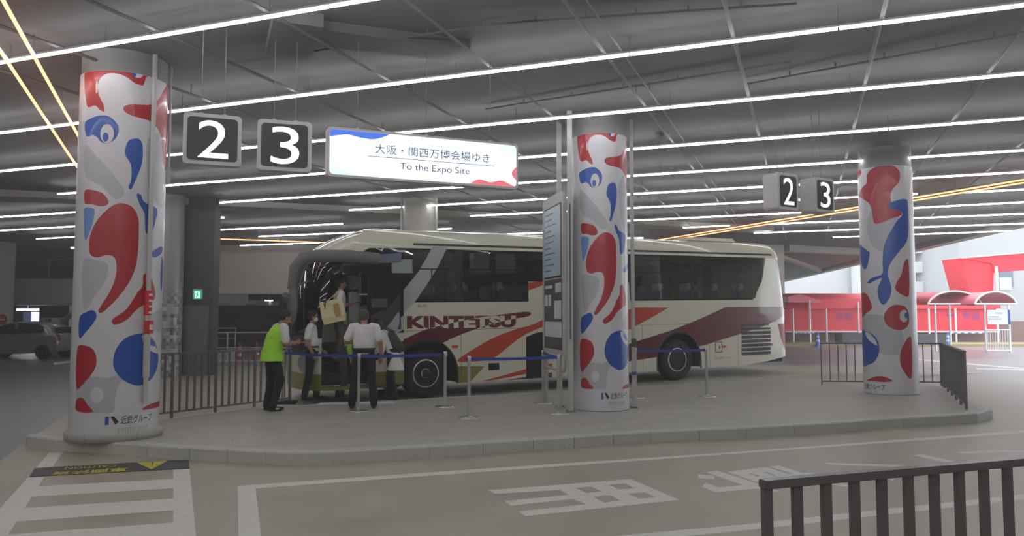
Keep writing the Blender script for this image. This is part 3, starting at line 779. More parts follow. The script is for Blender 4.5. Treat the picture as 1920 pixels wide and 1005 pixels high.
fl([(-0.03, 0.035), (0.025, 0.035), (0.02, -0.02), (0.055, -0.06), (0.04, -0.075), (0.0, -0.03), (-0.02, -0.09), (-0.045, -0.085), (-0.015, -0.01), (-0.02, 0.015), (-0.045, -0.01), (-0.055, 0.0)], M_green, yy - 0.01)
mb.build('pictogram', root)

# ---------------------------------------------------------------- hanging lit signs
def rrect(w, h, r, n=6):
    o = []
    for cx, cy, a0 in ((w - r, r, -90), (w - r, h - r, 0), (r, h - r, 90), (r, r, 180)):
        for i in range(n + 1):
            a = radians(a0 + 90 * i / n); o.append((cx + r * cos(a), cy + r * sin(a)))
    return o
def hang_sign(name, px, py_top, py_bot, d, w, azm, depth, label, fill, cat='sign', group=None, r=0.05):
    T = at_y(px, py_top, d); B = at_y(px, py_bot, d); h = T.z - B.z
    ex_ = az(azm); ez = Vector((0, 0, 1)); nrm = ex_.cross(ez)          # nrm looks back to the camera
    o = Vector((T.x, d, B.z))
    root = empty(name, o + ex_ * (w / 2) + ez * h - nrm * (depth / 2), label, cat, group)
    mb = MB(); mb.prism(rrect(w, h, r), (o, ex_, ez), -depth, 0.0, M_frame)
    mb.build('casing', root)
    mb = MB(); fill(mb, o + nrm * 0.004, ex_, ez, w, h); mb.build('lit_face', root)
    mb = MB()
    for u in (0.3, 0.7) if w < 1 else (0.15, 0.5, 0.85):
        p = o + ex_ * (w * u) + ez * (h - 0.005) - nrm * (depth / 2)
        mb.cyl(p, Vector((p.x, p.y, CZ + 0.01)), 0.005, M_house, 8)
        mb.cyl(p + ez * 0.0, p + ez * 0.03, 0.025, M_pipe, 10)
        mb.build('hanger', root); mb = MB()
    return root
def numeral(ch, bold=0.0):
    def fill(mb, o, ex_, ez, w, h):
        m_ = 0.045
        n_ = ex_.cross(ez)
        fmap = lambda x, y: o + ex_ * x + ez * y
        vs, fs, loops = text_mesh(ch, bold=bold, h=h * 0.74, w=w * 0.52)
        mb.prism([(x + m_, y + m_) for x, y in rrect(w - 2 * m_, h - 2 * m_, 0.045)], (o, ex_, ez), -0.003, 0.0, M_signbk)
        mb.add([o + n_ * 0.004 + ex_ * (w * 0.25 + x) + ez * (h * 0.13 + y) for x, y in vs], fs, M_digit)
    return fill
hang_sign('numeral_sign', 344, 209, 305, 8.80, 0.645, 68, 0.16, 'large hanging sign with white numeral 2 beside the first column', numeral('2'), group='large numeral signs')
hang_sign('numeral_sign', 483, 222, 317.5, 8.95, 0.625, 72, 0.16, 'large hanging sign with white numeral 3 next to the expo sign', numeral('3'), group='large numeral signs')
hang_sign('numeral_sign', 1458, 322, 391, 12.2, 0.50, 58, 0.30, 'small hanging sign with white numeral 2 far off near the right column', numeral('2'), group='small numeral signs')
hang_sign('numeral_sign', 1528, 331, 396, 12.6, 0.50, 58, 0.30, 'small hanging sign with white numeral 3 far off near the right column', numeral('3'), group='small numeral signs')
def expo(mb, o, ex_, ez, w, h):
    n_ = ex_.cross(ez); m_ = 0.03; W, H = w - 2 * m_, h - 2 * m_
    outer = [(x + m_, y + m_) for x, y in rrect(W, H, 0.05)]
    U = lambda u, v: (m_ + u * W, m_ + v * H)
    L = []
    cl = lambda pts: [(min(max(x, m_ + 0.001), m_ + W - 0.001), min(max(y, m_ + 0.001), m_ + H - 0.001)) for x, y in pts]
    L.append(([cl(cr([U(0.88, 1.0), U(0.90, 0.86), (U(0.94, 0.8)), U(1.02, 0.78), U(1.05, 1.05), U(0.95, 1.05)]))], M_facel))
    L.append(([cl(cr([U(-0.03, 0.35), U(0.03, 0.25), U(0.08, 0.08), U(0.2, -0.03), U(-0.03, -0.05)]))], M_facel))
    L.append(([cl(cr([U(0.0, 1.05), U(0.0, 0.84), U(0.03, 0.86), U(0.09, 0.90), (U(0.15, 0.86)), U(0.22, 0.85), U(0.29, 0.97), U(0.28, 1.05)]))], M_fblue))
    L.append(([cl(cr([U(0.74, -0.05), U(0.75, 0.05), U(0.79, 0.12), U(0.85, 0.07), U(0.91, 0.13), U(0.96, 0.06), U(0.985, -0.04)]))], M_fred))
    L.append(([cl(cr([U(1.02, 0.52), U(0.985, 0.42), U(0.975, 0.28), U(1.02, 0.12)]))], M_fred))
    def tx(s, u0, u1, v0, v1, m, bold=0.0):
        vs, fs, loops = text_mesh(s, w=(u1 - u0) * W, h=(v1 - v0) * H, bold=bold)
        a = U(u0, v0); mb.add([o + n_ * 0.0015 + ex_ * (a[0] + x) + ez * (a[1] + y) for x, y in vs], fs, m)
    tx('大阪・関西万博会場ゆき', 0.225, 0.845, 0.53, 0.75, M_fink, 0.004)
    tx('To the Expo Site', 0.355, 0.73, 0.17, 0.37, M_fink)
    tx('おおさか', 0.235, 0.325, 0.80, 0.845, M_fink)
    tx('かんさいばんぱくかいじょう', 0.41, 0.73, 0.80, 0.845, M_fink)
    L.append(([[U(0.19, 0.455), U(0.88, 0.455), U(0.88, 0.47), U(0.19, 0.47)]], M_fink))
    regions(mb, outer, L, lambda x, y: o + ex_ * x + ez * y, M_face)
hang_sign('expo_sign', 614, 236, 330, 9.0, 2.47, 67, 0.14, 'long lit white sign reading To the Expo Site hanging over the platform', expo)
# ---------------------------------------------------------------- the coach
M_cream = mat('coach_cream', (0.83, 0.815, 0.735), 0.22, coat=0.6)
M_burg = mat('coach_burgundy', (0.38, 0.07, 0.13), 0.22, coat=0.6)
M_oran = mat('coach_orange', (0.74, 0.25, 0.12), 0.22, coat=0.6)
M_olive = mat('coach_olive', (0.50, 0.49, 0.21), 0.25, coat=0.5)
M_silv = mat('coach_silver', (0.70, 0.70, 0.71), 0.3, metal=0.3, coat=0.4)
M_gloss = mat('gloss_black', (0.08, 0.08, 0.085), 0.035, coat=0.0)
M_blackp = mat('black_trim', (0.12, 0.12, 0.12), 0.5)
M_glass = glass('coach_glass', (0.42, 0.44, 0.43), 1.0, 1.75)
M_glassd = glass('door_glass', (0.34, 0.37, 0.36), 1.0, 1.7)
M_tire = mat('tyre_rubber', (0.105, 0.10, 0.10), 0.75)
M_chrome = mat('chrome', (0.86, 0.86, 0.85), 0.10, metal=1.0)
M_alloy = mat('alloy_rim', (0.93, 0.93, 0.92), 0.3, metal=0.1)
M_inter = mat('coach_interior', (0.24, 0.24, 0.245), 0.8)
M_seat = mat('seat_cloth', (0.26, 0.31, 0.42), 0.9)
M_rlamp = mat('tail_lamp_red', (0.60, 0.06, 0.07), 0.4)
M_amber = mat('amber_lens', (0.80, 0.32, 0.10), 0.25)
M_lamp = mat('headlamp_lens', (0.80, 0.82, 0.84), 0.08, metal=0.6, coat=0.8)
M_paper = mat('paper_white', (0.84, 0.85, 0.86), 0.6)
M_paleb = mat('poster_pale_blue', (0.38, 0.43, 0.52), 0.3)

slope_len = sqrt(1 + SLOPE ** 2)
EX = Vector((BX.x, BX.y, SLOPE)) / slope_len
EZ = Vector((-BX.x * SLOPE, -BX.y * SLOPE, 1)) / slope_len
S_FW = 2.45                                         # front axle behind the nose
ORG = P0 + Vector((0, 0, LANE0)) - EX * S_FW
BW, RC, RR = 2.49, 0.55, 0.42                        # width, front and rear corner radius
def side(px, py, t=0.0):
    p = at_plane(px, py, ORG + BT * t, BT) - ORG
    return (p.dot(EX), p.dot(EZ))
LEN = side(1479, 640)[0] + 0.12
S_RW = side(1274, 675)[0]
ZR, RADR = 3.02, 0.42                                # where the roof starts to curve in, and its radius
SIDE_Z = [0.0]
NOSE = 0.10
def bow(t):                                          # front face bows out slightly in the middle
    u = (t - BW / 2) / (BW / 2); return NOSE * u * u
def outline_point(q):
    """point and outward normal on the plan outline; q runs backwards along the left side, negative round the nose"""
    lr = LEN - RR
    if q < RC:
        arc = (RC - q)
        a = arc / RC
        if a <= pi / 2 * 0.93:
            s, t = RC - RC * sin(a), RC - RC * cos(a); return s + NOSE * 0.75, t, (-sin(a), -cos(a))
        rest = arc - RC * pi / 2 * 0.93; am = pi / 2 * 0.93
        s0, t0 = RC - RC * sin(am), RC - RC * cos(am)
        t = t0 + rest; k = min(1, rest / (BW / 2 - t0))
        s = s0 * (1 - k) ** 2 + NOSE * 0.75 - NOSE * 0.75 * (1 - (1 - k) ** 2)
        return s, t, (-1, -0.11 * (1 - k))
    if q < lr:
        k = max(0.0, 1 - (q - RC) / 0.8); return q + NOSE * 0.75 * k * k, 0.0, (0, -1)
    arc = q - lr; a = arc / RR
    if a <= pi / 2: return lr + RR * sin(a), RR - RR * cos(a), (sin(a), -cos(a))
    return LEN, RR + (arc - RR * pi / 2), (1, 0)
Q_NOSE = RC - RC * pi / 2 * 0.93 - (BW / 2 - (RC - RC * cos(pi / 2 * 0.93)))
Q_TAIL = LEN - RR + RR * pi / 2 + (BW / 2 - RR)
def lean(z):
    a = 0.0
    if z > 1.15: a += 0.30 * ((z - 1.15) / 1.85) ** 1.6
    if z > 2.75: a += 0.9 * (z - 2.75) ** 1.5
    return a
def rlean(z): return 0.16 * max(0, (z - 1.2) / 2.0) ** 1.5
def skin(q, z, right=False, off=0.0):
    s, t, n = outline_point(q)
    w = max(0.0, min(1.0, (1.5 - s) / 1.4)); w = w * w * (3 - 2 * w)
    s += lean(z) * w
    w2 = max(0.0, min(1.0, (s - (LEN - 1.2)) / 1.2)); s -= rlean(z) * w2
    ins = 0.0
    if z > ZR:
        dz = min(z - ZR, RADR * 0.98); ins = (RADR - sqrt(RADR ** 2 - dz ** 2)) * 1.0
    ins += 0.04 * max(0, z - 2.0) - off
    if z < 0.5 and s < 2.0: ins += 0.10 * (0.5 - z)
    s -= n[0] * ins; t -= n[1] * ins
    t = min(t, BW / 2)
    if right: t = BW - t
    return ORG + EX * s + BT * t + EZ * z
def shell(mb, right, layers, base, z0, z1):
    st = [RC - RC * pi / 2 * i / 10 for i in range(0, 10)] + [LEN - RR + RR * pi / 2 * i / 8 for i in range(0, 9)] + [0.7 + 0.3 * i for i in range(0, 6)] + [3.5 + 1.0 * i for i in range(0, 9)] + [Q_NOSE + 0.3, Q_NOSE + 0.6]
    zz = [0.4, 0.7, 1.0, 1.2] + [1.4 + 0.2 * i for i in range(0, 8)] + [2.9] + [ZR + 0.04 * i for i in range(0, 11)]
    regions(mb, [(Q_NOSE, z0), (Q_TAIL, z0), (Q_TAIL, z1), (Q_NOSE, z1)], layers, lambda q, z: skin(q, z, right), base, xs=st, ys=zz, smooth=True, flip=right)
ZB, ZTOP = 0.27, ZR + RADR * 0.93
a4 = lambda pts: [side(740 + x / 2.644, 420 + y / 2.644) for x, y in pts]
a6 = lambda pts: [side(1180 + x / 2.947, 420 + y / 2.947) for x, y in pts]
zwt = side(900, 468.5)[1]; zwb = side(900, 566.5)[1]
sweep = cr(a4([(-20, 600), (60, 565), (150, 525), (250, 499), (400, 467), (560, 445), (664, 435), (664, 457), (560, 476), (420, 515), (300, 560), (200, 606), (120, 606), (60, 640), (10, 665)]), 4)
L = []
# lower skirt colours and sweeps
L.append(([[(-3, ZB - 0.1), (side(757, 700)[0], ZB - 0.1), (side(757, 700)[0], side(757, 693)[1]), (0.7, side(757, 693)[1] - 0.02), (-3, 0.62)]], M_olive))
L.append(([a4([(40, 700), (445, 705), (350, 810), (40, 810)])], M_olive))
L.append(([a4([(445, 705), (480, 700), (400, 795), (350, 810)])], M_cream))
L.append(([sweep], M_burg))
L.append(([cr(a4([(310, 680), (400, 615), (500, 560), (600, 522), (680, 500), (760, 462), (840, 425), (870, 425), (870, 450), (760, 498), (660, 542), (600, 580), (540, 628), (485, 668), (420, 680)]), 4)], M_oran))
L.append(([a4([(663, 330), (745, 300), (860, 250), (860, 225), (745, 283), (663, 290)])], M_oran))
L.append(([a4([(390, 792), (660, 716), (780, 690), (780, 715), (660, 742)])], M_oran))
L.append(([a4([(400, 794), (660, 757), (780, 735), (780, 765), (660, 780)])], M_burg))
L.append(([a6([(-300, 640), (-120, 540), (20, 462), (216, 462), (150, 502), (20, 572), (-150, 665)])], M_oran))
L.append(([a6([(-200, 735), (20, 655), (100, 630), (240, 585), (400, 520), (530, 460), (860, 458), (870, 500), (800, 540), (720, 572), (620, 605), (430, 665), (300, 700), (160, 735), (20, 755), (-200, 810)])], M_burg))
L.append(([a4([(652, 560), (652, 780), (760, 780), (760, 530), (700, 540)])], M_gloss))
# silver swoosh
sw = [(812, 462), (841, 462), (822, 500), (800, 535), (775, 570), (740, 603), (700, 622), (650, 632), (650, 612), (690, 600), (725, 580), (760, 540), (785, 510), (800, 485)]
swl = [side(x, y) for x, y in sw]
L.append(([swl], M_silv))
# lettering: burgundy on cream, cream where it runs over the sweep
kx0, kz0 = side(763, 616.5); kx1, kz1 = side(967, 592)
vs, fs, loops = text_mesh('KINTETSU', w=kx1 - kx0, h=kz1 - side(967, 614.5)[1], bold=0.055, space=1.0)
letters = [[(kx0 + x, side(763, 616.5)[1] + (side(967, 614)[1] - side(763, 616.5)[1]) * (x / (kx1 - kx0)) + y) for x, y in q] for q in loops]
L.append((letters, lambda m: M_cream if m is M_burg else M_burg))
p = a6([(470, 748)])[0]; p2 = a6([(565, 732)])[0]
vs, fs, loops = text_mesh('近鉄バス', w=p2[0] - p[0], h=p2[1] - p[1])
L.append(([[(p[0] + x, p[1] + y) for x, y in q] for q in loops], M_ink))
p = a4([(115, 414)])[0]; p2 = a4([(160, 400)])[0]
vs, fs, loops = text_mesh('BUS', w=p2[0] - p[0], h=p2[1] - p[1])
L.append(([[(p[0] + x, p[1] + y) for x, y in q] for q in loops], M_ink))
# panel joints
joint = lambda pts: L.append(([pts], M_blackp))
zj = side(900, 617.5)[1]
for s0, s1 in ((side(757, 0)[0] if False else side(758, 600)[0], side(988, 600)[0]), (side(1187, 600)[0], LEN - 0.5)):
    joint([(s0, zj), (s1, zj), (s1, zj + 0.008), (s0, zj + 0.008)])
for px in (864, 1204, 1329, 1383):
    s_ = side(px, 620)[0]; joint([(s_, ZB + 0.02), (s_ + 0.008, ZB + 0.02), (s_ + 0.008, zj), (s_, zj)])
zr_ = 3.13
L.append(([[(2.2, zr_), (LEN - 1.0, zr_ - 0.02), (LEN - 1.0, zr_ - 0.032), (2.2, zr_ - 0.012)]], mat('seam_grey', (0.55, 0.54, 0.48), 0.5)))
# fuel flap outline
fa, fb = a6([(475, 712)])[0], a6([(512, 650)])[0]
L.append(([[(fa[0], fa[1]), (fb[0], fa[1]), (fb[0], fb[1]), (fa[0], fb[1])], [(fa[0] + .02, fa[1] + .02), (fb[0] - .02, fa[1] + .02), (fb[0] - .02, fb[1] - .02), (fa[0] + .02, fb[1] - .02)]], M_blackp))
L.append(([ell((fa[0] + fb[0]) / 2 + .03, (fa[1] + fb[1]) / 2, 0.025, 0.05, 10)], M_blackp))
# black surround of the windows, then the openings
s_pl = side(757, 600)[0]
win_outer = [(Q_NOSE, 1.22), (-0.2, 1.22), (0.52, 1.30), (side(600, 600)[0], 1.35), (s_pl, zwb), (side(991, 560)[0], zwb), (side(991, 540)[0], side(991, 528)[1]), (side(1180, 528)[0], side(991, 528)[1]), (side(1181, 550)[0], zwb), (side(1411, 550)[0], zwb), (side(1430, 520)[0], zwb + 0.5), (side(1440, 482)[0], zwt), (s_pl, zwt), (side(690, 475)[0], zwt - 0.02), (0.9, zwt - 0.14), (0.3, zwt - 0.20), (Q_NOSE, zwt - 0.10)]
L.insert(8, ([win_outer], M_gloss))
glz = []
def pane(x0, x1, y_s=None, zb_=None, slant=0.0):
    s0, s1 = side(x0, 520)[0] if x0 > 10 else x0, side(x1, 520)[0] if x1 > 10 else x1
    zb2 = (zb_ if zb_ is not None else zwb) + 0.05
    return [(s0, zb2), (s1 - slant, zb2), (s1, zwt - 0.05), (s0, zwt - 0.05)]
glz.append([(side(846, 520)[0] * 0 + side(762, 520)[0], zwb + 0.05), (side(855, 520)[0], zwb + 0.05), (side(855, 520)[0], zwt - 0.05), (side(762, 520)[0], zwt - 0.05)])
glz.append(pane(868, 988))
glz.append([(side(993, 520)[0], side(991, 528)[1] + 0.05), (side(1178, 520)[0], side(991, 528)[1] + 0.05), (side(1178, 520)[0], zwt - 0.05), (side(993, 520)[0], zwt - 0.05)])
glz.append(pane(1190, 1318))
glz.append(pane(1334, 1437, slant=0.42))
for g in glz: L.insert(9, ([g], None))
# the doorway
DZ0 = 0.34
dw = [(side(595, 600)[0], DZ0), (side(688, 600)[0], DZ0), (side(688, 600)[0], side(688, 514)[1]), (side(598, 514)[0], side(650, 514)[1])]
L.append(([dw], None))
# wheel arches
arch = lambda sc: [(sc + 0.66 * cos(a), 0.50 + 0.66 * sin(a)) for a in [pi * i / 20 for i in range(21)]] + [(sc - 0.64, ZB - 0.2), (sc + 0.64, ZB - 0.2)]
for sc in (S_FW, S_RW):
    A_l = [(sc + 0.70 * cos(a), 0.48 + 0.72 * sin(a)) for a in [pi * i / 20 for i in range(21)]] + [(sc - 0.70, ZB - 0.2), (sc + 0.70, ZB - 0.2)]
    L.append(([A_l], M_blackp)); L.append(([arch(sc)], None))
# windshield, rear quarter glass, lamps on the wrapped domain
wind = [(Q_NOSE - 0.01, 1.20), (0.16, 1.20), (0.14, 1.5), (0.08, zwt - 0.22), (Q_NOSE - 0.01, zwt - 0.12)]
L.append(([wind], None))
rq = LEN - RR + 0.16
rear_lamp = [(LEN - RR + 0.12, 0.70), (LEN - RR + 0.30, 0.55), (LEN - RR + 0.62, 0.60), (LEN - RR + 0.62, 1.30), (LEN - RR - 0.08, 1.30), (LEN - RR - 0.0, 0.95)]
under_cut = [(LEN - 1.7, ZB - 0.1), (LEN + 3, ZB - 0.1), (LEN + 3, 0.50), (LEN - 0.25, 0.44), (LEN - 0.9, 0.34), (LEN - 1.7, ZB + 0.005)]
L.append(([under_cut], None))
L.append(([rear_lamp], M_rlamp))
L.append(([[(LEN - RR + 0.14, 2.45), (LEN - RR + 0.55, 2.45), (LEN - RR + 0.55, 3.0), (LEN - RR + 0.05, 3.0)]], M_gloss))
L.append(([[(Q_NOSE, 0.95), (0.18, 0.95), (0.22, 1.18), (Q_NOSE, 1.18)]], M_chrome))
L.append(([cr([(-0.30, 0.62), (0.0, 0.60), (0.10, 0.75), (0.02, 0.90), (-0.35, 0.92), (-0.5, 0.78)])], M_lamp))

coach = empty('coach', ORG, 'cream coach with burgundy and orange sweeps and KINTETSU lettering, door open, stopped beside the platform', 'bus')
mb = MB(); shell(mb, False, L, M_cream, ZB, ZTOP)
LR = [([[(-3, ZB - .1), (LEN - 2, ZB - .1), (LEN - 2, 0.6), (-3, 0.6)]], M_olive), ([win_outer], M_gloss), ([[(Q_NOSE, 0.95), (0.18, 0.95), (0.22, 1.18), (Q_NOSE, 1.18)]], M_chrome), ([wind], None),
      ([cr([(-0.30, 0.62), (0.0, 0.60), (0.10, 0.75), (0.02, 0.90), (-0.35, 0.92), (-0.5, 0.78)])], M_lamp), ([rear_lamp], M_rlamp), ([under_cut], None)]
for sc in (S_FW, S_RW): LR.append(([arch(sc)], None))
shell(mb, True, LR, M_cream, ZB, ZTOP)
# roof: rings drawn in from the eaves
qs = [Q_NOSE + (Q_TAIL - Q_NOSE) * 0 + x for x in [0, 0.3, 0.6]] + [RC - RC * pi / 2 * i / 10 for i in range(9, -1, -1)] + [0.7 + 0.3 * i for i in range(0, 6)] + [3.5 + 1.0 * i for i in range(0, 9)] + [LEN - RR + RR * pi / 2 * i / 8 for i in range(0, 9)] + [Q_TAIL]
qs = sorted(set(min(max(q, Q_NOSE), Q_TAIL) for q in qs))
def roofpt(q, k, right):
    p = skin(q, ZTOP, right); c = (p - ORG); s, t, z = c.dot(EX), c.dot(BT), c.dot(EZ)
    s_c = min(max(s, lean(ZTOP) + 1.2), LEN - 1.2); tc_ = BW / 2
    return ORG + EX * (s + (s_c - s) * k) + BT * (t + (tc_ - t) * k) + EZ * (z + 0.10 * (1 - (1 - k) ** 2))
for right in (False, True):
    rows = [[roofpt(q, k, right) for q in (qs if not right else qs[::-1])] for k in (0, 0.12, 0.3, 0.6, 1.0)]
    mb.ring(rows, M_cream, cap=False, smooth=True, closed=False)
mb.build('body', coach)
# underside and inner tub so the coach is not hollow
mb = MB()
def local_box(mb, s0, s1, t0, t1, z0, z1, m, bev=0.0):
    c = ORG + EX * ((s0 + s1) / 2) + BT * ((t0 + t1) / 2) + EZ * ((z0 + z1) / 2)
    R = Matrix((EX, BT, EZ)).transposed()
    mb.box(c, (s1 - s0, t1 - t0, z1 - z0), m, R, bev)
local_box(mb, S_FW + 0.7, S_RW - 0.7, 0.08, BW - 0.08, 0.28, 1.15, M_inter)
local_box(mb, S_RW + 0.7, LEN - 0.25, 0.12, BW - 0.12, 0.30, 1.15, M_inter)
local_box(mb, S_FW - 0.68, S_RW + 0.72, 0.75, BW - 0.75, 0.35, 1.15, M_inter)
local_box(mb, 0.55, S_FW - 0.72, 1.25, BW - 0.10, 0.30, 1.1, M_inter)
local_box(mb, 0.72, 0.86, 0.15, BW - 0.15, 0.3, 1.1, M_inter)
local_box(mb, S_FW - 0.72, LEN - 0.2, 0.08, BW - 0.08, 1.10, 1.16, M_inter)
local_box(mb, 2.2, LEN - 0.6, 0.05, 0.5, 3.0, 3.14, M_inter)
for i in range(3): local_box(mb, side(600, 600)[0] + 0.02, S_FW - 0.72, 0.16 + 0.34 * i, 1.25, 0.32 + 0.2 * i, 0.36 + 0.2 * (i + 1) - 0.2 * 0, M_blackp)
local_box(mb, LEN - 3.2, LEN - 3.14, 0.2, BW - 0.2, 1.15, 2.9, M_inter)
mb.build('interior_floor', coach)
# doorway edge strips
mb = MB()
for i in range(3): local_box(mb, side(600, 600)[0] + 0.02, S_FW - 0.74, 0.155 + 0.34 * i, 0.17 + 0.34 * i, 0.34 + 0.2 * i, 0.365 + 0.2 * i, M_silv)
mb.build('step_edge', coach)
# seats
def seat(s, t):
    mb = MB(); local_box(mb, s, s + 0.42, t, t + 0.44, 1.45, 1.6, M_seat, 0.03); local_box(mb, s + 0.40, s + 0.52, t, t + 0.44, 1.5, 2.22, M_seat, 0.04); local_box(mb, s + 0.40, s + 0.53, t + 0.06, t + 0.38, 2.12, 2.36, M_paper, 0.03)
    local_box(mb, s + 0.1, s + 0.3, t + 0.1, t + 0.3, 1.16, 1.46, M_inter)
    mb.build('seat', coach)
s_ = S_FW + 0.45
while s_ < LEN - 1.6:
    for t in (0.14, BW - 0.60): seat(s_, t)
    s_ += 0.88
# panes
for g in glz:
    mb = MB(); st = [min(p[0] for p in g) + 1.0 * i for i in range(1, 6)]
    regions(mb, g, [], lambda q, z: skin(q, z, False, -0.012), M_glass, xs=st, ys=[2.2, 2.5, 2.8], smooth=True)
    mb.build('window_pane', coach)
    mb = MB(); z2 = g[0][1] + 0.62 * (g[2][1] - g[0][1])
    s0, s1 = g[0][0], g[1][0] + (0.25 if g is glz[-1] else 0)
    for k in range(0, 8):
        if k == 0 : pass
    mb.ring([[skin(q, z2, False, o) + EZ * e for o, e in ((0.004, 0), (0.004, 0.025), (-0.01, 0.025), (-0.01, 0))] for q in (s0, (s0 + s1) / 2, s1)], M_gloss, True, False)
    sm_ = (s0 + s1) / 2
    mb.ring([[skin(sm_ + o, z, False, e) for o, e in ((0, 0.004), (0.025, 0.004), (0.025, -0.01), (0, -0.01))] for z in (g[0][1], z2)], M_gloss, True, False)
    mb.build('window_bar', coach)
for right in (False, True):
    mb = MB(); regions(mb, wind, [], lambda q, z: skin(q, z, right, -0.012), M_glass, xs=[-1.0, -0.7, -0.4, -0.3, -0.22, -0.14, -0.06, 0.02, 0.1, 0.18, 0.26], ys=[1.4, 1.6, 1.8, 2, 2.2, 2.4, 2.6, 2.8], smooth=True, flip=right)
    mb.build('windscreen', coach)
# pale destination posters behind the upper glass beside the door
def decal(name, pts_px, m, off=0.006, **kw):
    g = [side(x, y) for x, y in pts_px]
    mb = MB(); regions(mb, g, [], lambda q, z: skin(q, z, False, off), m, xs=[0.9 + .2 * i for i in range(12)], ys=[2.2, 2.4, 2.6, 2.8, 3.0], smooth=True)
    return mb.build(name, coach, **kw)
decal('poster', [(690, 478), (755, 474), (752, 492), (690, 494)], M_paleb, label='pale blue poster in the upper glass by the door')
decal('poster', [(735, 486), (774, 486), (774, 512), (735, 512)], mat('notice_grey', (0.56, 0.60, 0.60), 0.3), label='white notice in the upper glass by the door')
M_dkp = mat('smoked_glass_panel', (0.30, 0.31, 0.34), 0.15, coat=0.6)
decal('header_panel', [(618, 482), (690, 477), (690, 496), (622, 498)], M_dkp)
# door leaf standing open against the side, rearward of the doorway
t_d = -0.10
sd_ = lambda px, py: side(px, py, t_d)
s0, s1 = sd_(690, 600)[0], sd_(757, 600)[0]; z0, z1 = 0.33, sd_(720, 516)[1]
leafL = []
leafL.append(([[(s0, z0), (s1, z0), (s1, sd_(720, 697)[1]), (s0, sd_(720, 697)[1])]], M_olive))
leafL.append(([[(s0, sd_(720, 670)[1]), (s1, sd_(720, 640)[1]), (s1, sd_(720, 660)[1]), (s0, sd_(720, 680)[1])]], M_burg))
leafL.append(([[(s0, sd_(720, 625)[1]), (s1, sd_(720, 625)[1]), (s1, z1), (s0, z1)]], M_gloss))
leafL.append(([cr([sd_(685, 630), sd_(725, 612), sd_(762, 590), sd_(765, 612), sd_(725, 632), sd_(685, 642)], 4)], M_silv))
hole = [(x, y) for x, y in ((s0 + 0.06, sd_(720, 618)[1]), (s1 - 0.06, sd_(720, 618)[1]), (s1 - 0.06, z1 - 0.06), (s0 + 0.06, z1 - 0.06))]
leafL.append(([hole], None))
door = None
mb = MB(); lf = [(s0, z0), (s1, z0), (s1, z1), (s0, z1)]
pl = lambda o: (lambda s, z: ORG + EX * s + BT * (t_d + o) + EZ * z)
regions(mb, lf, leafL, pl(0), M_cream)
regions(mb, lf, [([hole], None)], pl(0.045), M_blackp, flip=True)
for a, b in zip(lf, lf[1:] + lf[:1]): mb.add([pl(0)(*a), pl(0)(*b), pl(0.045)(*b), pl(0.045)(*a)], [(0, 1, 2, 3)], M_blackp)
for a, b in zip(hole, hole[1:] + hole[:1]): mb.add([pl(0)(*a), pl(0)(*b), pl(0.045)(*b), pl(0.045)(*a)], [(0, 1, 2, 3)], M_blackp)
door = mb.build('door', coach)
mb = MB(); regions(mb, hole, [([cr([sd_(686, 632), sd_(725, 614), sd_(748, 585), sd_(748, 612), sd_(735, 628), sd_(700, 640)], 3)], M_silv)], pl(0.02), M_glassd); mb.build('door_pane', door)
mb = MB(); a, b = sd_(697, 577), sd_(727, 560)
mb.prism([(a[0], a[1]), (b[0], a[1]), (b[0], b[1]), (a[0], b[1])], (ORG + BT * (t_d + 0.016), EX, EZ), 0.0, 0.002, M_dkp); mb.build('door_notice', door)
mb = MB()
for zz in (0.9, 2.1): mb.tube([pl(0.04)(s0 + 0.1, zz), pl(0.2)(s0 - 0.1, zz)], 0.02, M_steel, 8)
mb.build('door_arm', door)
# grille, lamps, handle
mb = MB()
g0, g1 = a6([(620, 720)])[0], a6([(778, 556)])[0]
ng = 8
for i in range(ng):
    yc = 558 + i * 22.9
    sa, sb = a6([(620, yc)])[0], a6([(768 + (12 if i else 0), yc)])[0]
    hgt = 0.075 if i > 1 else 0.045
    mb.prism([(sa[0] + x, sa[1] - hgt / 2 + y) for x, y in rrect(sb[0] - sa[0], hgt, 0.025, 3)], (ORG, EX, EZ), -0.02, 0.014, M_blackp)
mb.build('vent_grille', coach)
for px, py in ((1358, 650), (1446, 646), (853, 650)):
    mb = MB(); s, z = side(px, py); local_box(mb, s - 0.07, s + 0.07, -0.012, 0.01, z - 0.03, z + 0.03, M_amber, 0.008); mb.build('marker_lamp', coach)
mb = MB(); s, z = side(926, 686); local_box(mb, s - 0.13, s + 0.13, -0.01, 0.01, z - 0.09, z + 0.06, M_blackp, 0.01); local_box(mb, s - 0.1, s + 0.1, -0.03, 0.0, z + 0.0, z + 0.02, M_blackp); mb.build('locker_handle', coach)
# roof hatch bump and rear cap line
mb = MB(); local_box(mb, LEN - 3.0, LEN - 1.4, 0.5, BW - 0.5, 3.42, 3.56, M_cream, 0.05); mb.build('roof_unit', coach)
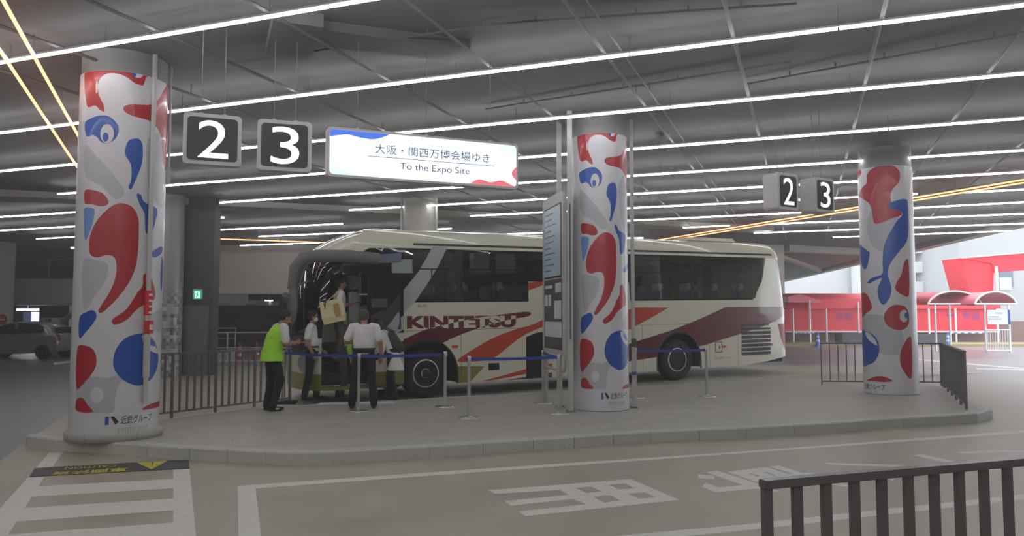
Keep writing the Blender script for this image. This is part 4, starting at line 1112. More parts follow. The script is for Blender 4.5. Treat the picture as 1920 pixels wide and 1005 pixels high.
# front mirror on its arm
mb = MB()
LB = lambda s, t, z: ORG + EX * s + BT * t + EZ * z
mb.tube([LB(1.45, -0.02, 2.80), LB(0.85, -0.06, 2.84), LB(0.25, 0.0, 2.84), LB(-0.02, 0.06, 2.79), LB(-0.15, 0.12, 2.62), LB(-0.20, 0.16, 2.2)], [0.085, 0.09, 0.09, 0.085, 0.075, 0.06], M_bar, 14, ry=0.115)
arm = mb.build('mirror_arm', coach)
mb = MB(); c = LB(-0.18, 0.16, 1.92)
mb.ellipsoid(c, (0.095, 0.12, 0.38), M_bar, 16); mb.build('mirror_head', coach)
mb = MB(); mb.tube([LB(-0.18, 0.16, 2.25), LB(0.0, 0.3, 2.3), LB(0.2, 0.5, 2.38)], 0.018, M_bar, 8); mb.ellipsoid(LB(-0.34, 0.06, 2.05), (0.08, 0.06, 0.10), M_dkp, 12); mb.build('mirror_bracket', coach)
# wipers
mb = MB(); mb.tube([skin(-0.1, 1.22, False, 0.05), skin(-0.35, 2.2, False, 0.06), skin(-0.25, 2.5, False, 0.05)], 0.014, M_blackp, 6); mb.build('wiper', coach)
# wheels
def wheel(s, t0, inward=1, rear=False):
    root_m = MB(); ax = BT * inward
    c = LB(s, t0, 0.5)
    root_m.lathe(c, [(0.26, 0.02), (0.33, 0.0), (0.43, 0.0), (0.475, 0.02), (0.497, 0.06), (0.50, 0.14), (0.497, 0.22), (0.47, 0.27), (0.3, 0.28)], M_tire, 40, ax)
    w = root_m.build('wheel', coach)
    m2 = MB(); dish = 0.12 if not rear else 0.16
    m2.lathe(c, [(0.262, -0.004), (0.278, 0.0), (0.285, 0.012), (0.27, 0.03), (0.245, 0.055), (0.22, dish * 0.6), (0.205, dish * 0.62), (0.13, dish * 0.5), (0.115, dish * 0.3), (0.10, dish * 0.28), (0.085, 0.0 if not rear else 0.05)], M_alloy, 40, ax, cap=False)
    X = EX; Y = EZ
    for i in range(10):
        a = 2 * pi * i / 10
        m2.lathe(c + X * (0.155 * cos(a)) + Y * (0.155 * sin(a)), [(0.016, dish * 0.35), (0.016, dish * 0.7)], M_alloy, 8, ax)
        a += pi / 10
        m2.lathe(c + X * (0.215 * cos(a)) + Y * (0.215 * sin(a)), [(0.001, dish * 0.6 - 0.012), (0.022, dish * 0.6 - 0.011), (0.022, dish * 0.6)], M_blackp, 10, ax)
    m2.lathe(c, [(0.085, 0.0 if not rear else 0.05), (0.05, -0.008 if not rear else 0.04), (0.0, -0.008 if not rear else 0.04)], M_blackp, 24, ax, cap=False)
    m2.build('hub', w)
wheel(S_FW, 0.05); wheel(S_RW, 0.07, rear=True)
wheel(S_FW, BW - 0.05, -1); wheel(S_RW, BW - 0.07, -1, True)
mb = MB(); local_box(mb, 0.95, 1.15, 0.2, 0.9, 2.2, 2.5, M_dkp, 0.02); mb.tube([LB(1.35, 0.95, 1.1), LB(1.35, 0.95, 2.9)], 0.03, M_steel, 10); mb.tube([LB(1.9, 0.12, 0.7), LB(1.9, 0.12, 1.6), LB(1.75, 0.12, 1.8)], 0.02, M_steel, 8); mb.build('grab_pole', coach)
mb = MB(); local_box(mb, side(678, 560)[0] - 0.10, side(678, 560)[0] + 0.12, 0.45, 0.65, 1.45, 2.2, M_silv, 0.05); mb.ellipsoid(LB(side(678, 560)[0], 0.55, 2.28), (0.14, 0.1, 0.14), M_blackp); mb.build('fare_box', coach)
# ---------------------------------------------------------------- railings
def railing(a, b, h, n, label, z0=KERB, bar=0.028, rail=0.035, low=0.09, post_every=6, group=None, flat=False, post_down=True):
    a, b = Vector((*a, 0)), Vector((*b, 0)); d = (b - a).normalized(); rz = atan2(d.y, d.x); L = (b - a).length
    root = empty('railing', a + Vector((0, 0, z0)), label, 'railing', group)
    mb = MB(); mb.box((a + b) / 2 + Vector((0, 0, z0 + h - rail / 2)), (L + bar, rail * 1.5, rail), M_bar, rz, 0.004); mb.build('top_rail', root)
    if low:
        mb = MB(); mb.box((a + b) / 2 + Vector((0, 0, z0 + low)), (L, rail, rail * 0.8), M_bar, rz); mb.build('bottom_rail', root)
    for i in range(n + 1):
        p = a.lerp(b, i / n); post = (i % post_every == 0) or i == n
        zl = 0.0 if post else (low if low else 0)
        w = bar * (1.25 if post and not flat else 1)
        mb = MB(); mb.box(p + Vector((0, 0, z0 + (h - rail + zl) / 2)), (w, w * (1.0 if not flat else 0.55), h - rail - zl), M_bar, rz)
        mb.build('post' if post else 'bar', root)
    return root
def W(px, py, z=KERB): p = at_z(px, py, z); return (p.x, p.y)
pa, pb = W(300, 787), W(365, 778)
A0 = Vector(W(365, 778)); B0 = Vector(W(452, 767)); dv = (B0 - A0).normalized(); sp_ = 0.136
A1 = A0 - dv * sp_ * 9; B1 = B0 + dv * sp_ * 8
railing(tuple(A1), tuple(B1), 1.02, round((B1 - A1).length / sp_), 'dark bar railing on the platform between the first column and the lime vested person')
cR = W(1765, 724); aR = W(1541, 722)
railing(aR, cR, 0.98, 14, 'dark bar railing across the platform behind the right column', post_every=14, bar=0.018)
railing(W(1812, 768), (cR[0] - 0.02, cR[1] - 0.1), 1.0, 22, 'dark bar railing seen end on at the right end of the platform', post_every=4, bar=0.035)
# near railing in the lower right corner
zt = 1.08; n0, n1 = at_z(1437, 899, zt), at_z(1920, 858, zt); dn = (n1 - n0).normalized(); spc = 0.150
e1 = n0 + dn * spc * 13
railing((n0.x, n0.y), (e1.x, e1.y), zt, 13, 'dark flat bar railing in the lower right corner, closest to the camera', z0=0.0, bar=0.043, rail=0.035, low=0.12, post_every=50, flat=True)

# ---------------------------------------------------------------- belt stanchions
def stanchion(px, py, label, h=0.97, black=False, xyz=None):
    p = at_z(px, py, KERB) if xyz is None else Vector(xyz)
    root = empty('belt_stanchion', p, label, 'stanchion', 'steel belt stanchions')
    mb = MB()
    if black: mb.box(p + Vector((0.02, 0, 0.028)), (0.46, 0.30, 0.056), M_black, 0.15, 0.015)
    else: mb.lathe(p, [(0.165, 0.0), (0.165, 0.010), (0.14, 0.020), (0.05, 0.03), (0.03, 0.045)], M_steel, 32)
    mb.build('base', root)
    mb = MB(); mb.lathe(p, [(0.027, 0.03), (0.027, h - 0.10), (0.033, h - 0.09), (0.033, h - 0.01), (0.027, h)], M_steel, 20); mb.build('post', root)
    mb = MB(); mb.box(p + Vector((0, 0, h - 0.05)), (0.075, 0.03, 0.055), M_black, 0.4); mb.build('belt_head', root)
    return p + Vector((0, 0, h - 0.05))
S1 = stanchion(530, 757, 'stanchion on a flat black base beside the man in the green vest', black=True)
S2 = stanchion(672, 771, 'steel stanchion in front of the man seen from behind')
S3 = stanchion(834, 763, 'steel stanchion in front of the front wheel of the coach')
S4 = stanchion(879, 784, 'steel stanchion standing nearest the kerb, right of the front wheel')
S5 = stanchion(1047, 776, 'steel stanchion right below the notice board')
S6 = stanchion(1018, 756, 'steel stanchion behind the left edge of the notice board')
S7 = stanchion(1192, 746, 'steel stanchion just right of the middle column')
S8 = stanchion(1325, 744, 'steel stanchion in front of the rear wheel of the coach')
def belt(a, b, label, sag=0.012):
    mb = MB(); rows = []
    n_ = (b - a).cross(Vector((0, 0, 1))).normalized() * 0.0012
    for i in range(13):
        u = i / 12; c = a.lerp(b, u) - Vector((0, 0, sag * 4 * u * (1 - u)))
        rows.append([c + n_ + Vector((0, 0, 0.024)), c - n_ + Vector((0, 0, 0.024)), c - n_ - Vector((0, 0, 0.024)), c + n_ - Vector((0, 0, 0.024))])
    mb.ring(rows, M_belt, True, False)
    return mb.build('retractable_belt', label=label, category='belt', group='blue retractable belts')
belt(S1, S2, 'blue belt running in front of the masked man to the man seen from behind')
belt(S2, S3, 'blue belt running from the man seen from behind to the front wheel')
belt(S4, S5, 'blue belt running from the kerbside stanchion to the notice board')
belt(S7, S8, 'blue belt right of the middle column in front of the rear wheel')
belt(S6, S5, 'short blue belt under the notice board')

# ---------------------------------------------------------------- notice board by the middle column
dr, dl = 13.0, 14.35
xr, xl = (1060 - 960) / F * dr, (1021 - 960) / F * dl
Rr, Ll = Vector((xr, dr, 0)), Vector((xl, dl, 0)); eb = (Rr - Ll).normalized(); nb = eb.cross(Vector((0, 0, 1)))
if nb.x > 0: nb = -nb
bw = (Rr - Ll).length
root = empty('notice_board', Ll.lerp(Rr, 0.5) + Vector((0, 0, KERB)), 'tall double sided bus stop notice board left of the middle column', 'notice board')
zb0, zb1 = 1.08, 3.90
fr = (Ll, eb, Vector((0, 0, 1)))
sg = 1 if eb.cross(Vector((0, 0, 1))).dot(nb) > 0 else -1
mb = MB()
mb.prism([(x, zb0 - 0.30 + y) for x, y in rrect(bw, zb1 - zb0 + 0.30, 0.12)], fr, -0.03 , 0.03, M_pipe)
# hollow the lower loop by drawing it as a rail instead: plate only above zb0
mb = MB()
mb.prism([(0.0, zb0), (bw, zb0), (bw, zb1 - 0.12), (bw - 0.035, zb1 - 0.035), (bw - 0.12, zb1), (0.12, zb1), (0.035, zb1 - 0.035), (0, zb1 - 0.12)], fr, -0.035, 0.035, M_pipe)
mb.build('panel', root)
mb = MB(); lo = [(0.03, zb0 + 0.02), (0.03, zb0 - 0.18), (0.10, zb0 - 0.27), (bw - 0.10, zb0 - 0.27), (bw - 0.03, zb0 - 0.18), (bw - 0.03, zb0 + 0.02)]
mb.tube([Ll + eb * x + Vector((0, 0, z)) for x, z in lo], 0.025, M_pipe, 8); mb.build('lower_loop', root)
for u in (0.06, 0.72):
    mb = MB(); p = Ll.lerp(Rr, u); mb.box(p + Vector((0, 0, (KERB + zb0) / 2)), (0.07, 0.07, zb0 - KERB), M_pipe, atan2(eb.y, eb.x)); mb.build('leg', root)
M_scr = mat('board_screen', (0.50, 0.56, 0.60), 0.3, emit=(0.45, 0.53, 0.57), estr=0.25)
M_scrt = mat('board_screen_text', (0.40, 0.44, 0.58), 0.4)
M_scrp = mat('board_screen_pink', (0.70, 0.45, 0.48), 0.4)
M_bdk = mat('board_dark_panel', (0.30, 0.30, 0.30), 0.5)
def face(m, u0, u1, v0, v1, d, mbx):
    h = zb1 - zb0
    q = [(u0 * bw, zb0 + v0 * h), (u1 * bw, zb0 + v0 * h), (u1 * bw, zb0 + v1 * h), (u0 * bw, zb0 + v1 * h)]
    a, b = sorted((sg * 0.035, sg * (0.035 + d)))
    mbx.prism(q, fr, a, b, m)
mb = MB(); face(M_black, 0.10, 0.92, 0.475, 0.93, 0.006, mb); face(M_scr, 0.12, 0.90, 0.485, 0.92, 0.01, mb)
for i in range(11):
    w_ = random.uniform(0.25, 0.66); face(M_scrt if i not in (4,) else M_scrp, 0.17, 0.17 + w_, 0.88 - i * 0.036, 0.888 - i * 0.036, 0.012, mb)
mb.build('screen', root)
mb = MB(); face(M_bdk, 0.10, 0.94, 0.03, 0.465, 0.006, mb)
for u0, u1, v0, v1 in ((0.14, 0.28, 0.30, 0.37), (0.32, 0.44, 0.30, 0.37), (0.66, 0.92, 0.38, 0.44), (0.60, 0.92, 0.22, 0.33), (0.14, 0.93, 0.055 + 0.05, 0.20), (0.16, 0.5, 0.41, 0.43)):
    face(M_paper, u0, u1, v0, v1, 0.01, mb)
mb.build('notice_panel', root)
# steel posts on both sides of the middle column
def post(px, d, w, z1, label, name='steel_post', z0=KERB, extra=None):
    x = (px - 960) / F * d; root = empty(name, (x, d, z0), label, 'post')
    mb = MB(); mb.box((x, d, (z0 + z1) / 2), (w, w, z1 - z0), M_pipe); mb.build('shaft', root)
    mb = MB(); mb.box((x, d, z0 + 0.01), (w + 0.06, w + 0.06, 0.02), M_galv); mb.build('foot_plate', root)
    return root, x
r_, x_ = post(1069, 12.95, 0.085, CZ + 0.01, 'white square post between the notice board and the middle column')
mb = MB(); mb.box((x_ + 0.0, 12.95 - 0.046, 2.5), (0.022, 0.01, 2.3), M_bdk); mb.build('cable_slot', r_)
post(1049, 13.6, 0.085, CZ + 0.01, 'white square post behind the notice board')
r_, x_ = post(1186.5, 13.5, 0.06, CZ + 0.01, 'thin white post against the right side of the middle column')
mb = MB(); mb.box((x_, 13.44, 1.28), (0.08, 0.07, 0.14), M_bdk); mb.build('switch_box', r_)
mb = MB(); mb.box((x_, 13.44, 0.75), (0.08, 0.06, 0.05), M_belt); mb.build('belt_clip', r_)
r_, x_ = post(1707, 16.2, 0.07, CZ + 0.01, 'thin white post against the right side of the right column')
mb = MB(); mb.box((x_, 16.15, 1.25), (0.11, 0.1, 0.14), mat('dark_red', (0.45, 0.2, 0.2), 0.5)); mb.box((x_, 16.15, 0.62), (0.09, 0.09, 0.06), MATS['dark_red']); mb.build('marker_band', r_)
# conduit on the first column
cx, cy, R = C1
th = f1(279, 400)[0]
cp = lambda r_: Vector((cx + (R + r_) * sin(th), cy - (R + r_) * cos(th), 0))
root = empty('wall_conduit', cp(0.03) + Vector((0, 0, f1(279, 755)[1])), 'white conduit with red stickers running down the front of the first column', 'conduit')
zc = lambda y: f1(279, y)[1]
mb = MB(); mb.cyl(cp(0.035) + Vector((0, 0, zc(755))), cp(0.035) + Vector((0, 0, CZ + 0.01)), 0.03, M_pipe, 14); mb.cyl(cp(0.035) + Vector((0, 0, zc(706))), cp(0.035) + Vector((0, 0, zc(626))), 0.042, M_pipe, 14)
mb.build('pipe', root)
mb = MB(); mb.cyl(cp(0.035) + Vector((0, 0, zc(591))), cp(0.035) + Vector((0, 0, zc(545))), 0.045, M_red2, 16)
for k in range(4):
    mb.box(cp(0.083) + Vector((0, 0, zc(586 - k * 11))), (0.05, 0.004, 0.03), M_paper, th)
mb.build('red_sticker', root)
mb = MB(); mb.box(cp(0.06) + Vector((0, 0, zc(613))), (0.085, 0.09, zc(601) - zc(625)), M_red2, th, 0.008); mb.box(cp(0.108) + Vector((0, 0, zc(613))), (0.05, 0.004, 0.07), M_paper, th); mb.build('alarm_box', root)
th2 = f1(313, 300)[0]
cq = lambda r_: Vector((cx + (R + r_) * sin(th2), cy - (R + r_) * cos(th2), 0))
mb = MB(); mb.cyl(cq(0.03) + Vector((0, 0, f1(313, 345)[1])), cq(0.03) + Vector((0, 0, CZ + 0.01)), 0.018, M_pipe, 10); mb.box(cq(0.03) + Vector((0, 0, f1(313, 328)[1])), (0.06, 0.06, 0.24), M_pipe, th2, 0.01)
mb.build('wall_conduit', label='thin conduit with a small box on the right edge of the first column', category='conduit')
# round loudspeaker near the middle column
p = at_y(1241, 251, 14.5)
root = empty('horn_speaker', p, 'small round white ceiling loudspeaker right of the middle column', 'loudspeaker')
ax = Vector((0.0, -1, -0.35)).normalized()
mb = MB(); mb.lathe(p, [(0.03, -0.16), (0.06, -0.15), (0.07, -0.05), (0.14, 0.02), (0.145, 0.035), (0.12, 0.03), (0.05, -0.03), (0.0, -0.03)], M_pipe, 24, ax, cap=False); mb.lathe(p, [(0.035, -0.02), (0.03, 0.02), (0.0, 0.03)], M_galv, 14, ax); mb.build('horn', root)
mb = MB(); mb.cyl(p - ax * 0.1, Vector((p.x, p.y + 0.1, CZ + 0.01)), 0.014, M_pipe, 8); mb.build('bracket', root)
# floor stickers on the platform
mb = MB(); q = [at_z(x, y, KERB) for x, y in ((594, 759), (738, 757), (746, 753), (600, 755))]
mb.add([p + Vector((0, 0, 0.001)) for p in q] + [p + Vector((0, 0, 0.004)) for p in q], [(0, 1, 2, 3)[::-1], (4, 5, 6, 7), (0, 1, 5, 4), (1, 2, 6, 5), (2, 3, 7, 6), (3, 0, 4, 7)], M_paper)
mb.build('floor_sticker', label='long white sticker on the platform floor behind the people by the coach door', category='floor sticker')

# ---------------------------------------------------------------- far left and middle background
def rail_line(name, a, b, h, n, r, m, label, z0=0.0, mids=(0.5,), group=None):
    a, b = Vector((*a, z0)), Vector((*b, z0)); root = empty(name, a, label, 'railing', group)
    mb = MB()
    mb.cyl(a + Vector((0, 0, h)), b + Vector((0, 0, h)), r, m, 8); mb.build('top_rail', root)
    for k in mids:
        mb = MB(); mb.cyl(a + Vector((0, 0, h * k)), b + Vector((0, 0, h * k)), r * 0.7, m, 8); mb.build('middle_rail', root)
    for i in range(n + 1):
        p = a.lerp(b, i / n); mb = MB(); mb.cyl(p, p + Vector((0, 0, h)), r, m, 8); mb.build('post', root)
    return root
rail_line('pipe_railing', (-14.0, 28.3), (-5.5, 29.3), 1.12, 5, 0.03, M_pipe, 'white pipe railing in front of the dark car park left of the coach')
rail_line('pipe_railing', (-24.5, 40.4), (-14.5, 40.4), 1.1, 4, 0.035, M_pipe, 'white pipe railing behind the silver car')
boxs('kerb_back', (-5, 27.6, 0.07), (19, 0.5, 0.14), M_kerb, kind='structure')
M_conered = mat('cone_red', (0.72, 0.20, 0.18), 0.5)
def cone(px, py, d, h, m, label, group='traffic cones'):
    x = (px - 960) / F * d; root = empty('traffic_cone', (x, d, 0), label, 'traffic cone', group)
    mb = MB(); mb.box((x, d, 0.02), (0.36, 0.36, 0.04), m, 0.2); mb.build('base', root)
    mb = MB(); mb.lathe((x, d, 0), [(0.15, 0.04), (0.028, h), (0.0, h + 0.005)], m, 20); mb.build('cone_body', root)
    for k in (0.35, 0.62):
        rr = lambda z: 0.15 + (0.028 - 0.15) * (z - 0.04) / (h - 0.04) + 0.003
        mb = MB(); mb.lathe((x, d, 0), [(rr(h * k), h * k), (rr(h * (k + 0.13)), h * (k + 0.13))], M_paper, 20, cap=False); mb.build('white_band', root)
cone(452, 0, 28.9, 0.72, M_conered, 'red traffic cone behind the platform railing left of the coach')
cone(483, 0, 29.6, 0.72, M_conered, 'red traffic cone behind the green vest man')
def crate(px, d, z, w, h, label):
    x = (px - 960) / F * d
    mb = MB(); mb.box((x, d, z + h / 2), (w, 0.3, h), M_paper, 0, 0.02); mb.build('white_box', label=label, category='box', group='white boxes behind the railing')
crate(421, 28.9, 0.02, 0.33, 0.22, 'white box at floor level beside the charcoal shaft'); crate(421, 28.9, 0.25, 0.33, 0.22, 'white box stacked on the box beside the charcoal shaft'); crate(434, 28.9, 0.02, 0.26, 0.46, 'taller white box between shaft and red cone')
mb = MB(); x = (548 - 960) / F * 27.9; mb.lathe((x, 27.9, 0), [(0.16, 0.02), (0.03, 0.95), (0.0, 0.96)], mat('cone_green', (0.08, 0.36, 0.24), 0.6), 18)
mb.build('green_cone', label='tall green cone beside the nose of the coach', category='cone')
# dim vehicles and lamps in the dark car park
def lamp(px, py, d, w, label, name='tube_lamp'):
    p = at_y(px, py, d); mb = MB(); mb.box(p, (w, 0.06, 0.05), M_tube, 0.5); mb.cyl(p, (p.x, p.y, CZ), 0.012, M_house, 6); mb.build(name, label=label, category='lamp', group='far ceiling lamps')
lamp(490, 568, 46, 0.45, 'small white lamp in the dark car park, left of the pair'); lamp(504, 563.5, 46, 0.45, 'small white lamp in the dark car park, right of the pair')
lamp(122, 456, 39, 0.28, 'tiny lamp above the left walkway, upper of the pair'); lamp(139, 465, 39, 0.28, 'tiny lamp above the left walkway, lower of the pair'); lamp(416, 408, 27, 0.14, 'tiny lamp at the top right of the charcoal shaft')
# walkway screens on the left parapet
root = empty('walkway_screen', (-26, 41.9, 3.75), 'glazed screen with grey frames on the raised walkway at the left', 'screen')
M_scg = glass('screen_glass', (0.55, 0.58, 0.58), 0.8, 1.5)
M_sfr = mat('screen_frame', (0.50, 0.49, 0.47), 0.5)
mb = MB()
for x in (-33, -30.4, -27.9, -25.3, -23.15, -22.65, -20.2, -17.7, -15.2): mb.box((x, 41.9, 4.28), (0.07, 0.07, 1.1), M_sfr)
for z in (3.78, 4.82): mb.box((-24, 41.9, z), (18, 0.06, 0.06), M_sfr)
mb.build('screen_frame', root)
mb = MB(); mb.box((-24, 41.9, 4.3), (18, 0.01, 1.0), M_scg); mb.build('screen_pane', root)
M_lpanel = mat('pale_kiosk', (0.72, 0.75, 0.77), 0.5)
x0 = -960 / F * 41
def wallbox(name, px0, px1, py0, py1, d, dep, m, label, cat):
    a, b = at_y(px0, py1, d), at_y(px1, py0, d)
    mb = MB(); mb.box(((a.x + b.x) / 2, d + dep / 2, (a.z + b.z) / 2), (b.x - a.x, dep, b.z - a.z), m, 0, 0.0)
    return mb.build(name, label=label, category=cat)
k_ = wallbox('ticket_machine', 73, 98, 596, 653.4, 40.8, 0.7, M_lpanel, 'white machine with red marks beside the silver car', 'machine')
mb = MB(); p = at_y(86, 609.5, 40.75); mb.box(p, (0.35, 0.02, 0.09), M_red2); mb.box(at_y(87, 600, 40.75), (0.12, 0.02, 0.1), M_red2); mb.box(at_y(93, 600, 40.75), (0.14, 0.02, 0.12), M_bdk); mb.build('machine_label', k_)
M_day = mat('lit_doorway', (0.8, 0.85, 0.95), 0.5, emit=(0.85, 0.87, 1.0), estr=1.2)
w_ = wallbox('lit_doorway', 57, 71, 585, 644, 47.5, 0.15, M_day, 'narrow bright doorway under the walkway behind the silver car', 'doorway')
wallbox('blue_door', 41, 57, 585, 644, 47.5, 0.15, mat('dull_blue', (0.25, 0.32, 0.42), 0.6), 'dull blue door under the walkway behind the silver car', 'door')
mb = MB(); mb.box(at_y(52, 580.5, 46.5), (1.3, 0.1, 0.12), M_tube); mb.cyl(at_y(52, 580.5, 46.5), Vector((at_y(52, 580.5, 46.5).x, 46.5, 2.45)), 0.02, M_house, 6); mb.build('tube_lamp', label='short white tube lamp under the walkway above the silver car', category='lamp')
p = at_y(4, 599, 35.35); root = empty('no_entry_sign', p, 'round red no entry sign on the thick column', 'traffic sign')
mb = MB(); mb.lathe(p, [(0.24, 0.0), (0.24, 0.03)], M_red2, 28, Vector((0, -1, 0))); mb.build('disc', root)
mb = MB(); mb.box(p + Vector((0, -0.035, 0)), (0.36, 0.008, 0.09), M_paper); mb.build('bar', root)
# pale stair underside beyond the walkway
mb = MB(); A = at_y(110, 605, 46); B_p = at_y(152, 580, 46)
mb.tube([A, B_p + (B_p - A) * 1.2], 0.16, M_beam, 6, True, False); mb.build('stair_rail', label='pale sloping stair edge under the walkway beside the first column', category='stair edge')

# ---------------------------------------------------------------- silver hatchback
M_car = mat('car_silver', (0.58, 0.57, 0.57), 0.35, metal=0.25, coat=0.7)
M_cglass = mat('car_window', (0.13, 0.135, 0.15), 0.08, coat=0.8)
cw = at_z(88.5, 675, 0)          # rear wheel contact
CY = 31.0; cxr = (84 - 960) / F * CY
car = empty('silver_hatchback', (cxr - 1.3, CY, 0), 'silver grey hatchback driving out of the picture at the left edge', 'car')
S = 1.0
prof = [(0.55, 0.38), (0.60, 0.62), (0.56, 0.92), (0.38, 1.06), (0.26, 1.12), (0.10, 1.34), (-0.18, 1.47), (-0.9, 1.53), (-1.6, 1.48), (-2.15, 1.26), (-2.6, 1.02), (-3.3, 0.90), (-3.62, 0.72), (-3.66, 0.42), (-3.4, 0.24), (-1.0, 0.22), (0.3, 0.28)]
def car_half(t, k):                # half width by height
    return 0
mb = MB()
low = [(x, z) for x, z in prof]
def sect(y, inz, sh):
    out = []
    for x, z in prof:
        zz = z if z < 0.95 else 0.95 + (z - 0.95) * (1 - inz)
        out.append(Vector((cxr + x * (1 - sh) - 1.5 * sh, CY + y, zz)))
    return out
mb.ring([sect(-0.02 + 0, 1.0, 0.02), sect(0.0, 0.45, 0.0) if False else sect(0.02, 0.85, 0.0), sect(0.10, 0.30, 0.0), sect(0.22, 0.06, 0.0), sect(0.85, 0.0, -0.01), sect(1.48, 0.06, 0.0), sect(1.60, 0.30, 0.0), sect(1.70, 1.0, 0.02)], M_car, True, True)
body = mb.build('body', car)
win = [(0.02, 1.10), (-0.05, 1.30), (-0.30, 1.42), (-0.9, 1.46), (-1.5, 1.42), (-2.0, 1.24), (-2.38, 1.03), (-1.2, 1.00)]
mb = MB()
wp = [Vector((cxr + x, CY + 0.02 + (z - 1.0) * 0.34, z)) for x, z in win]
mb.add([p + Vector((0, -0.055, 0)) for p in wp] + [p + Vector((0, 0.12, 0)) for p in wp], [list(range(8))[::-1], list(range(8, 16))] + [(i, (i + 1) % 8, 8 + (i + 1) % 8, 8 + i) for i in range(8)], M_cglass)
mb.build('side_window', car)
mb = MB(); mb.box((cxr - 1.12, CY - 0.0 + 0.06, 1.22), (0.07, 0.06, 0.44), M_car); mb.build('door_pillar', car)
mb = MB(); mb.ellipsoid((cxr - 2.0, CY - 0.10, 1.05), (0.12, 0.09, 0.08), M_car, 14); mb.build('door_mirror', car)
mb = MB(); mb.box((cxr + 0.55, CY + 0.12, 0.86), (0.10, 0.18, 0.26), M_rlamp, 0, 0.02); mb.build('tail_lamp', car)
mb = MB(); mb.box((cxr + 0.36, CY + 0.85, 1.12), (0.03, 1.2, 0.35), M_cglass, Matrix.Rotation(-0.5, 3, 'Y')); mb.build('rear_window', car)
for xx in (0.0, -2.55):
    for yy, sgn in ((0.08, 1), (1.6, -1)):
        mb = MB(); ax = Vector((0, sgn, 0)); c = Vector((cxr + xx, CY + yy - 0.12 * sgn, 0.31))
        mb.lathe(c, [(0.20, 0.02), (0.27, 0.0), (0.305, 0.03), (0.31, 0.1), (0.305, 0.2), (0.2, 0.21)], M_tire, 28, ax); w = mb.build('wheel', car)
        mb = MB(); mb.lathe(c, [(0.20, 0.01), (0.19, 0.03), (0.05, 0.02), (0.0, 0.015)], M_galv, 24, ax, cap=False)
        mb.build('hub', w)

# ---------------------------------------------------------------- outside to the right
M_tent = mat('red_canvas', (0.88, 0.16, 0.24), 0.6)
M_tentl = mat('red_canvas_light', (0.92, 0.45, 0.50), 0.55)
M_wfr = mat('white_frame', (0.90, 0.90, 0.90), 0.45)
M_brick = mat('brown_brick', (0.52, 0.42, 0.39), 0.8, noise=0.1, nscale=8)
M_bldg = mat('pale_render', (0.84, 0.84, 0.84), 0.8, noise=0.03, nscale=0.5)
M_bldg2 = mat('grey_render', (0.68, 0.68, 0.68), 0.8, noise=0.03, nscale=0.4)
M_wing = mat('window_grey', (0.42, 0.46, 0.52), 0.2)
M_rtxt = mat('walkway_letters', (0.36, 0.26, 0.62), 0.5)
M_rtxo = mat('walkway_letters_edge', (0.92, 0.82, 0.88), 0.5)
YW = 48.0
def xat(px, d): return (px - 960) / F * d
def zat(py, d): return at_y(960, py, d).z
boxs('ground_wall', (30, 49.6, 0.7), (36, 0.3, 1.4), M_brick, kind='structure')
root = empty('covered_walkway', (xat(1560, YW), YW, 0), 'long red canvas covered walkway with white posts across the road', 'covered walkway')
xs0, xs1 = xat(1470, YW), xat(1870, YW)
mb = MB(); z0, z1 = zat(622, YW), zat(578, YW)
mb.box(((xs0 + xs1) / 2, YW, (z0 + z1) / 2), (xs1 - xs0, 0.05, z1 - z0), M_tent); mb.build('canvas_wall', root)
mb = MB(); zr0, zr1 = z1 - 0.02, zat(552, YW)
mb.ring([[Vector((x, YW - 0.3, zr0)), Vector((x, YW - 0.15, zr0 + (zr1 - zr0) * 0.7)), Vector((x, YW + 0.6, zr1)), Vector((x, YW + 1.4, zr1 + 0.1)), Vector((x, YW + 2.2, zr1 - 0.1)), Vector((x, YW + 2.2, zr0)), Vector((x, YW + 0.2, zr0 + 0.1))] for x in (xs0, (xs0 + xs1) / 2, xs1)], M_tent, True, False); mb.build('canvas_roof', root)
mb = MB(); mb.cyl((xs0, YW - 0.06, z0), (xs1, YW - 0.06, z0), 0.05, M_wfr, 8); mb.build('edge_rail', root)
for px in (1486, 1517.5, 1548, 1608, 1740, 1790, 1868):
    mb = MB(); mb.cyl((xat(px, YW - 0.4), YW - 0.4, 0), (xat(px, YW - 0.4), YW - 0.4, zr0 + (0.4 if px in (1517.5, 1608) else 0)), 0.06, M_wfr, 8); mb.build('post', root)
mb = MB()
def letters_at(px, py_, hh, s):
    vs, fs, _ = text_mesh(s, h=hh, bold=0.0)
    mb.add([Vector((xat(px, YW - 0.04) + x, YW - 0.034, zat(py_, YW) + y)) for x, y in vs], fs, M_rtxt)
letters_at(1566, 600, 0.46, '歩道'); mb.build('lettering', root); mb = MB(); letters_at(1803, 600, 0.52, '歩道')
mb.build('lettering', root); mb = MB()
ax_, az_ = xat(1771, YW), zat(591, YW)
mb.prism([(0, 0), (0.28, 0.17), (0.28, 0.05), (0.75, 0.05), (0.75, -0.05), (0.28, -0.05), (0.28, -0.17)], (Vector((ax_, YW - 0.03, az_)), Vector((1, 0, 0)), Vector((0, 0, 1))), 0, 0.004, M_rtxt)
mb.build('arrow_mark', root)
# small pitched red roof at its left end
mb = MB(); d = 46.5
mb.ring([[Vector((xat(x, d), d + k, zat(y, d))) for x, y in ((1478, 567), (1478, 556), (1500, 551), (1542, 565), (1542, 568))] for k in (0, 1.6)], M_tentl, True, False)
r2 = empty('canopy', (xat(1510, d), d, 0), 'small pitched pink red canopy beside the rear of the coach', 'canopy')
mb.build('roof', r2); mb = MB(); mb.cyl((xat(1517, d), d, 0), (xat(1517, d), d, zat(562, d)), 0.05, M_wfr, 8); mb.build('post', r2)
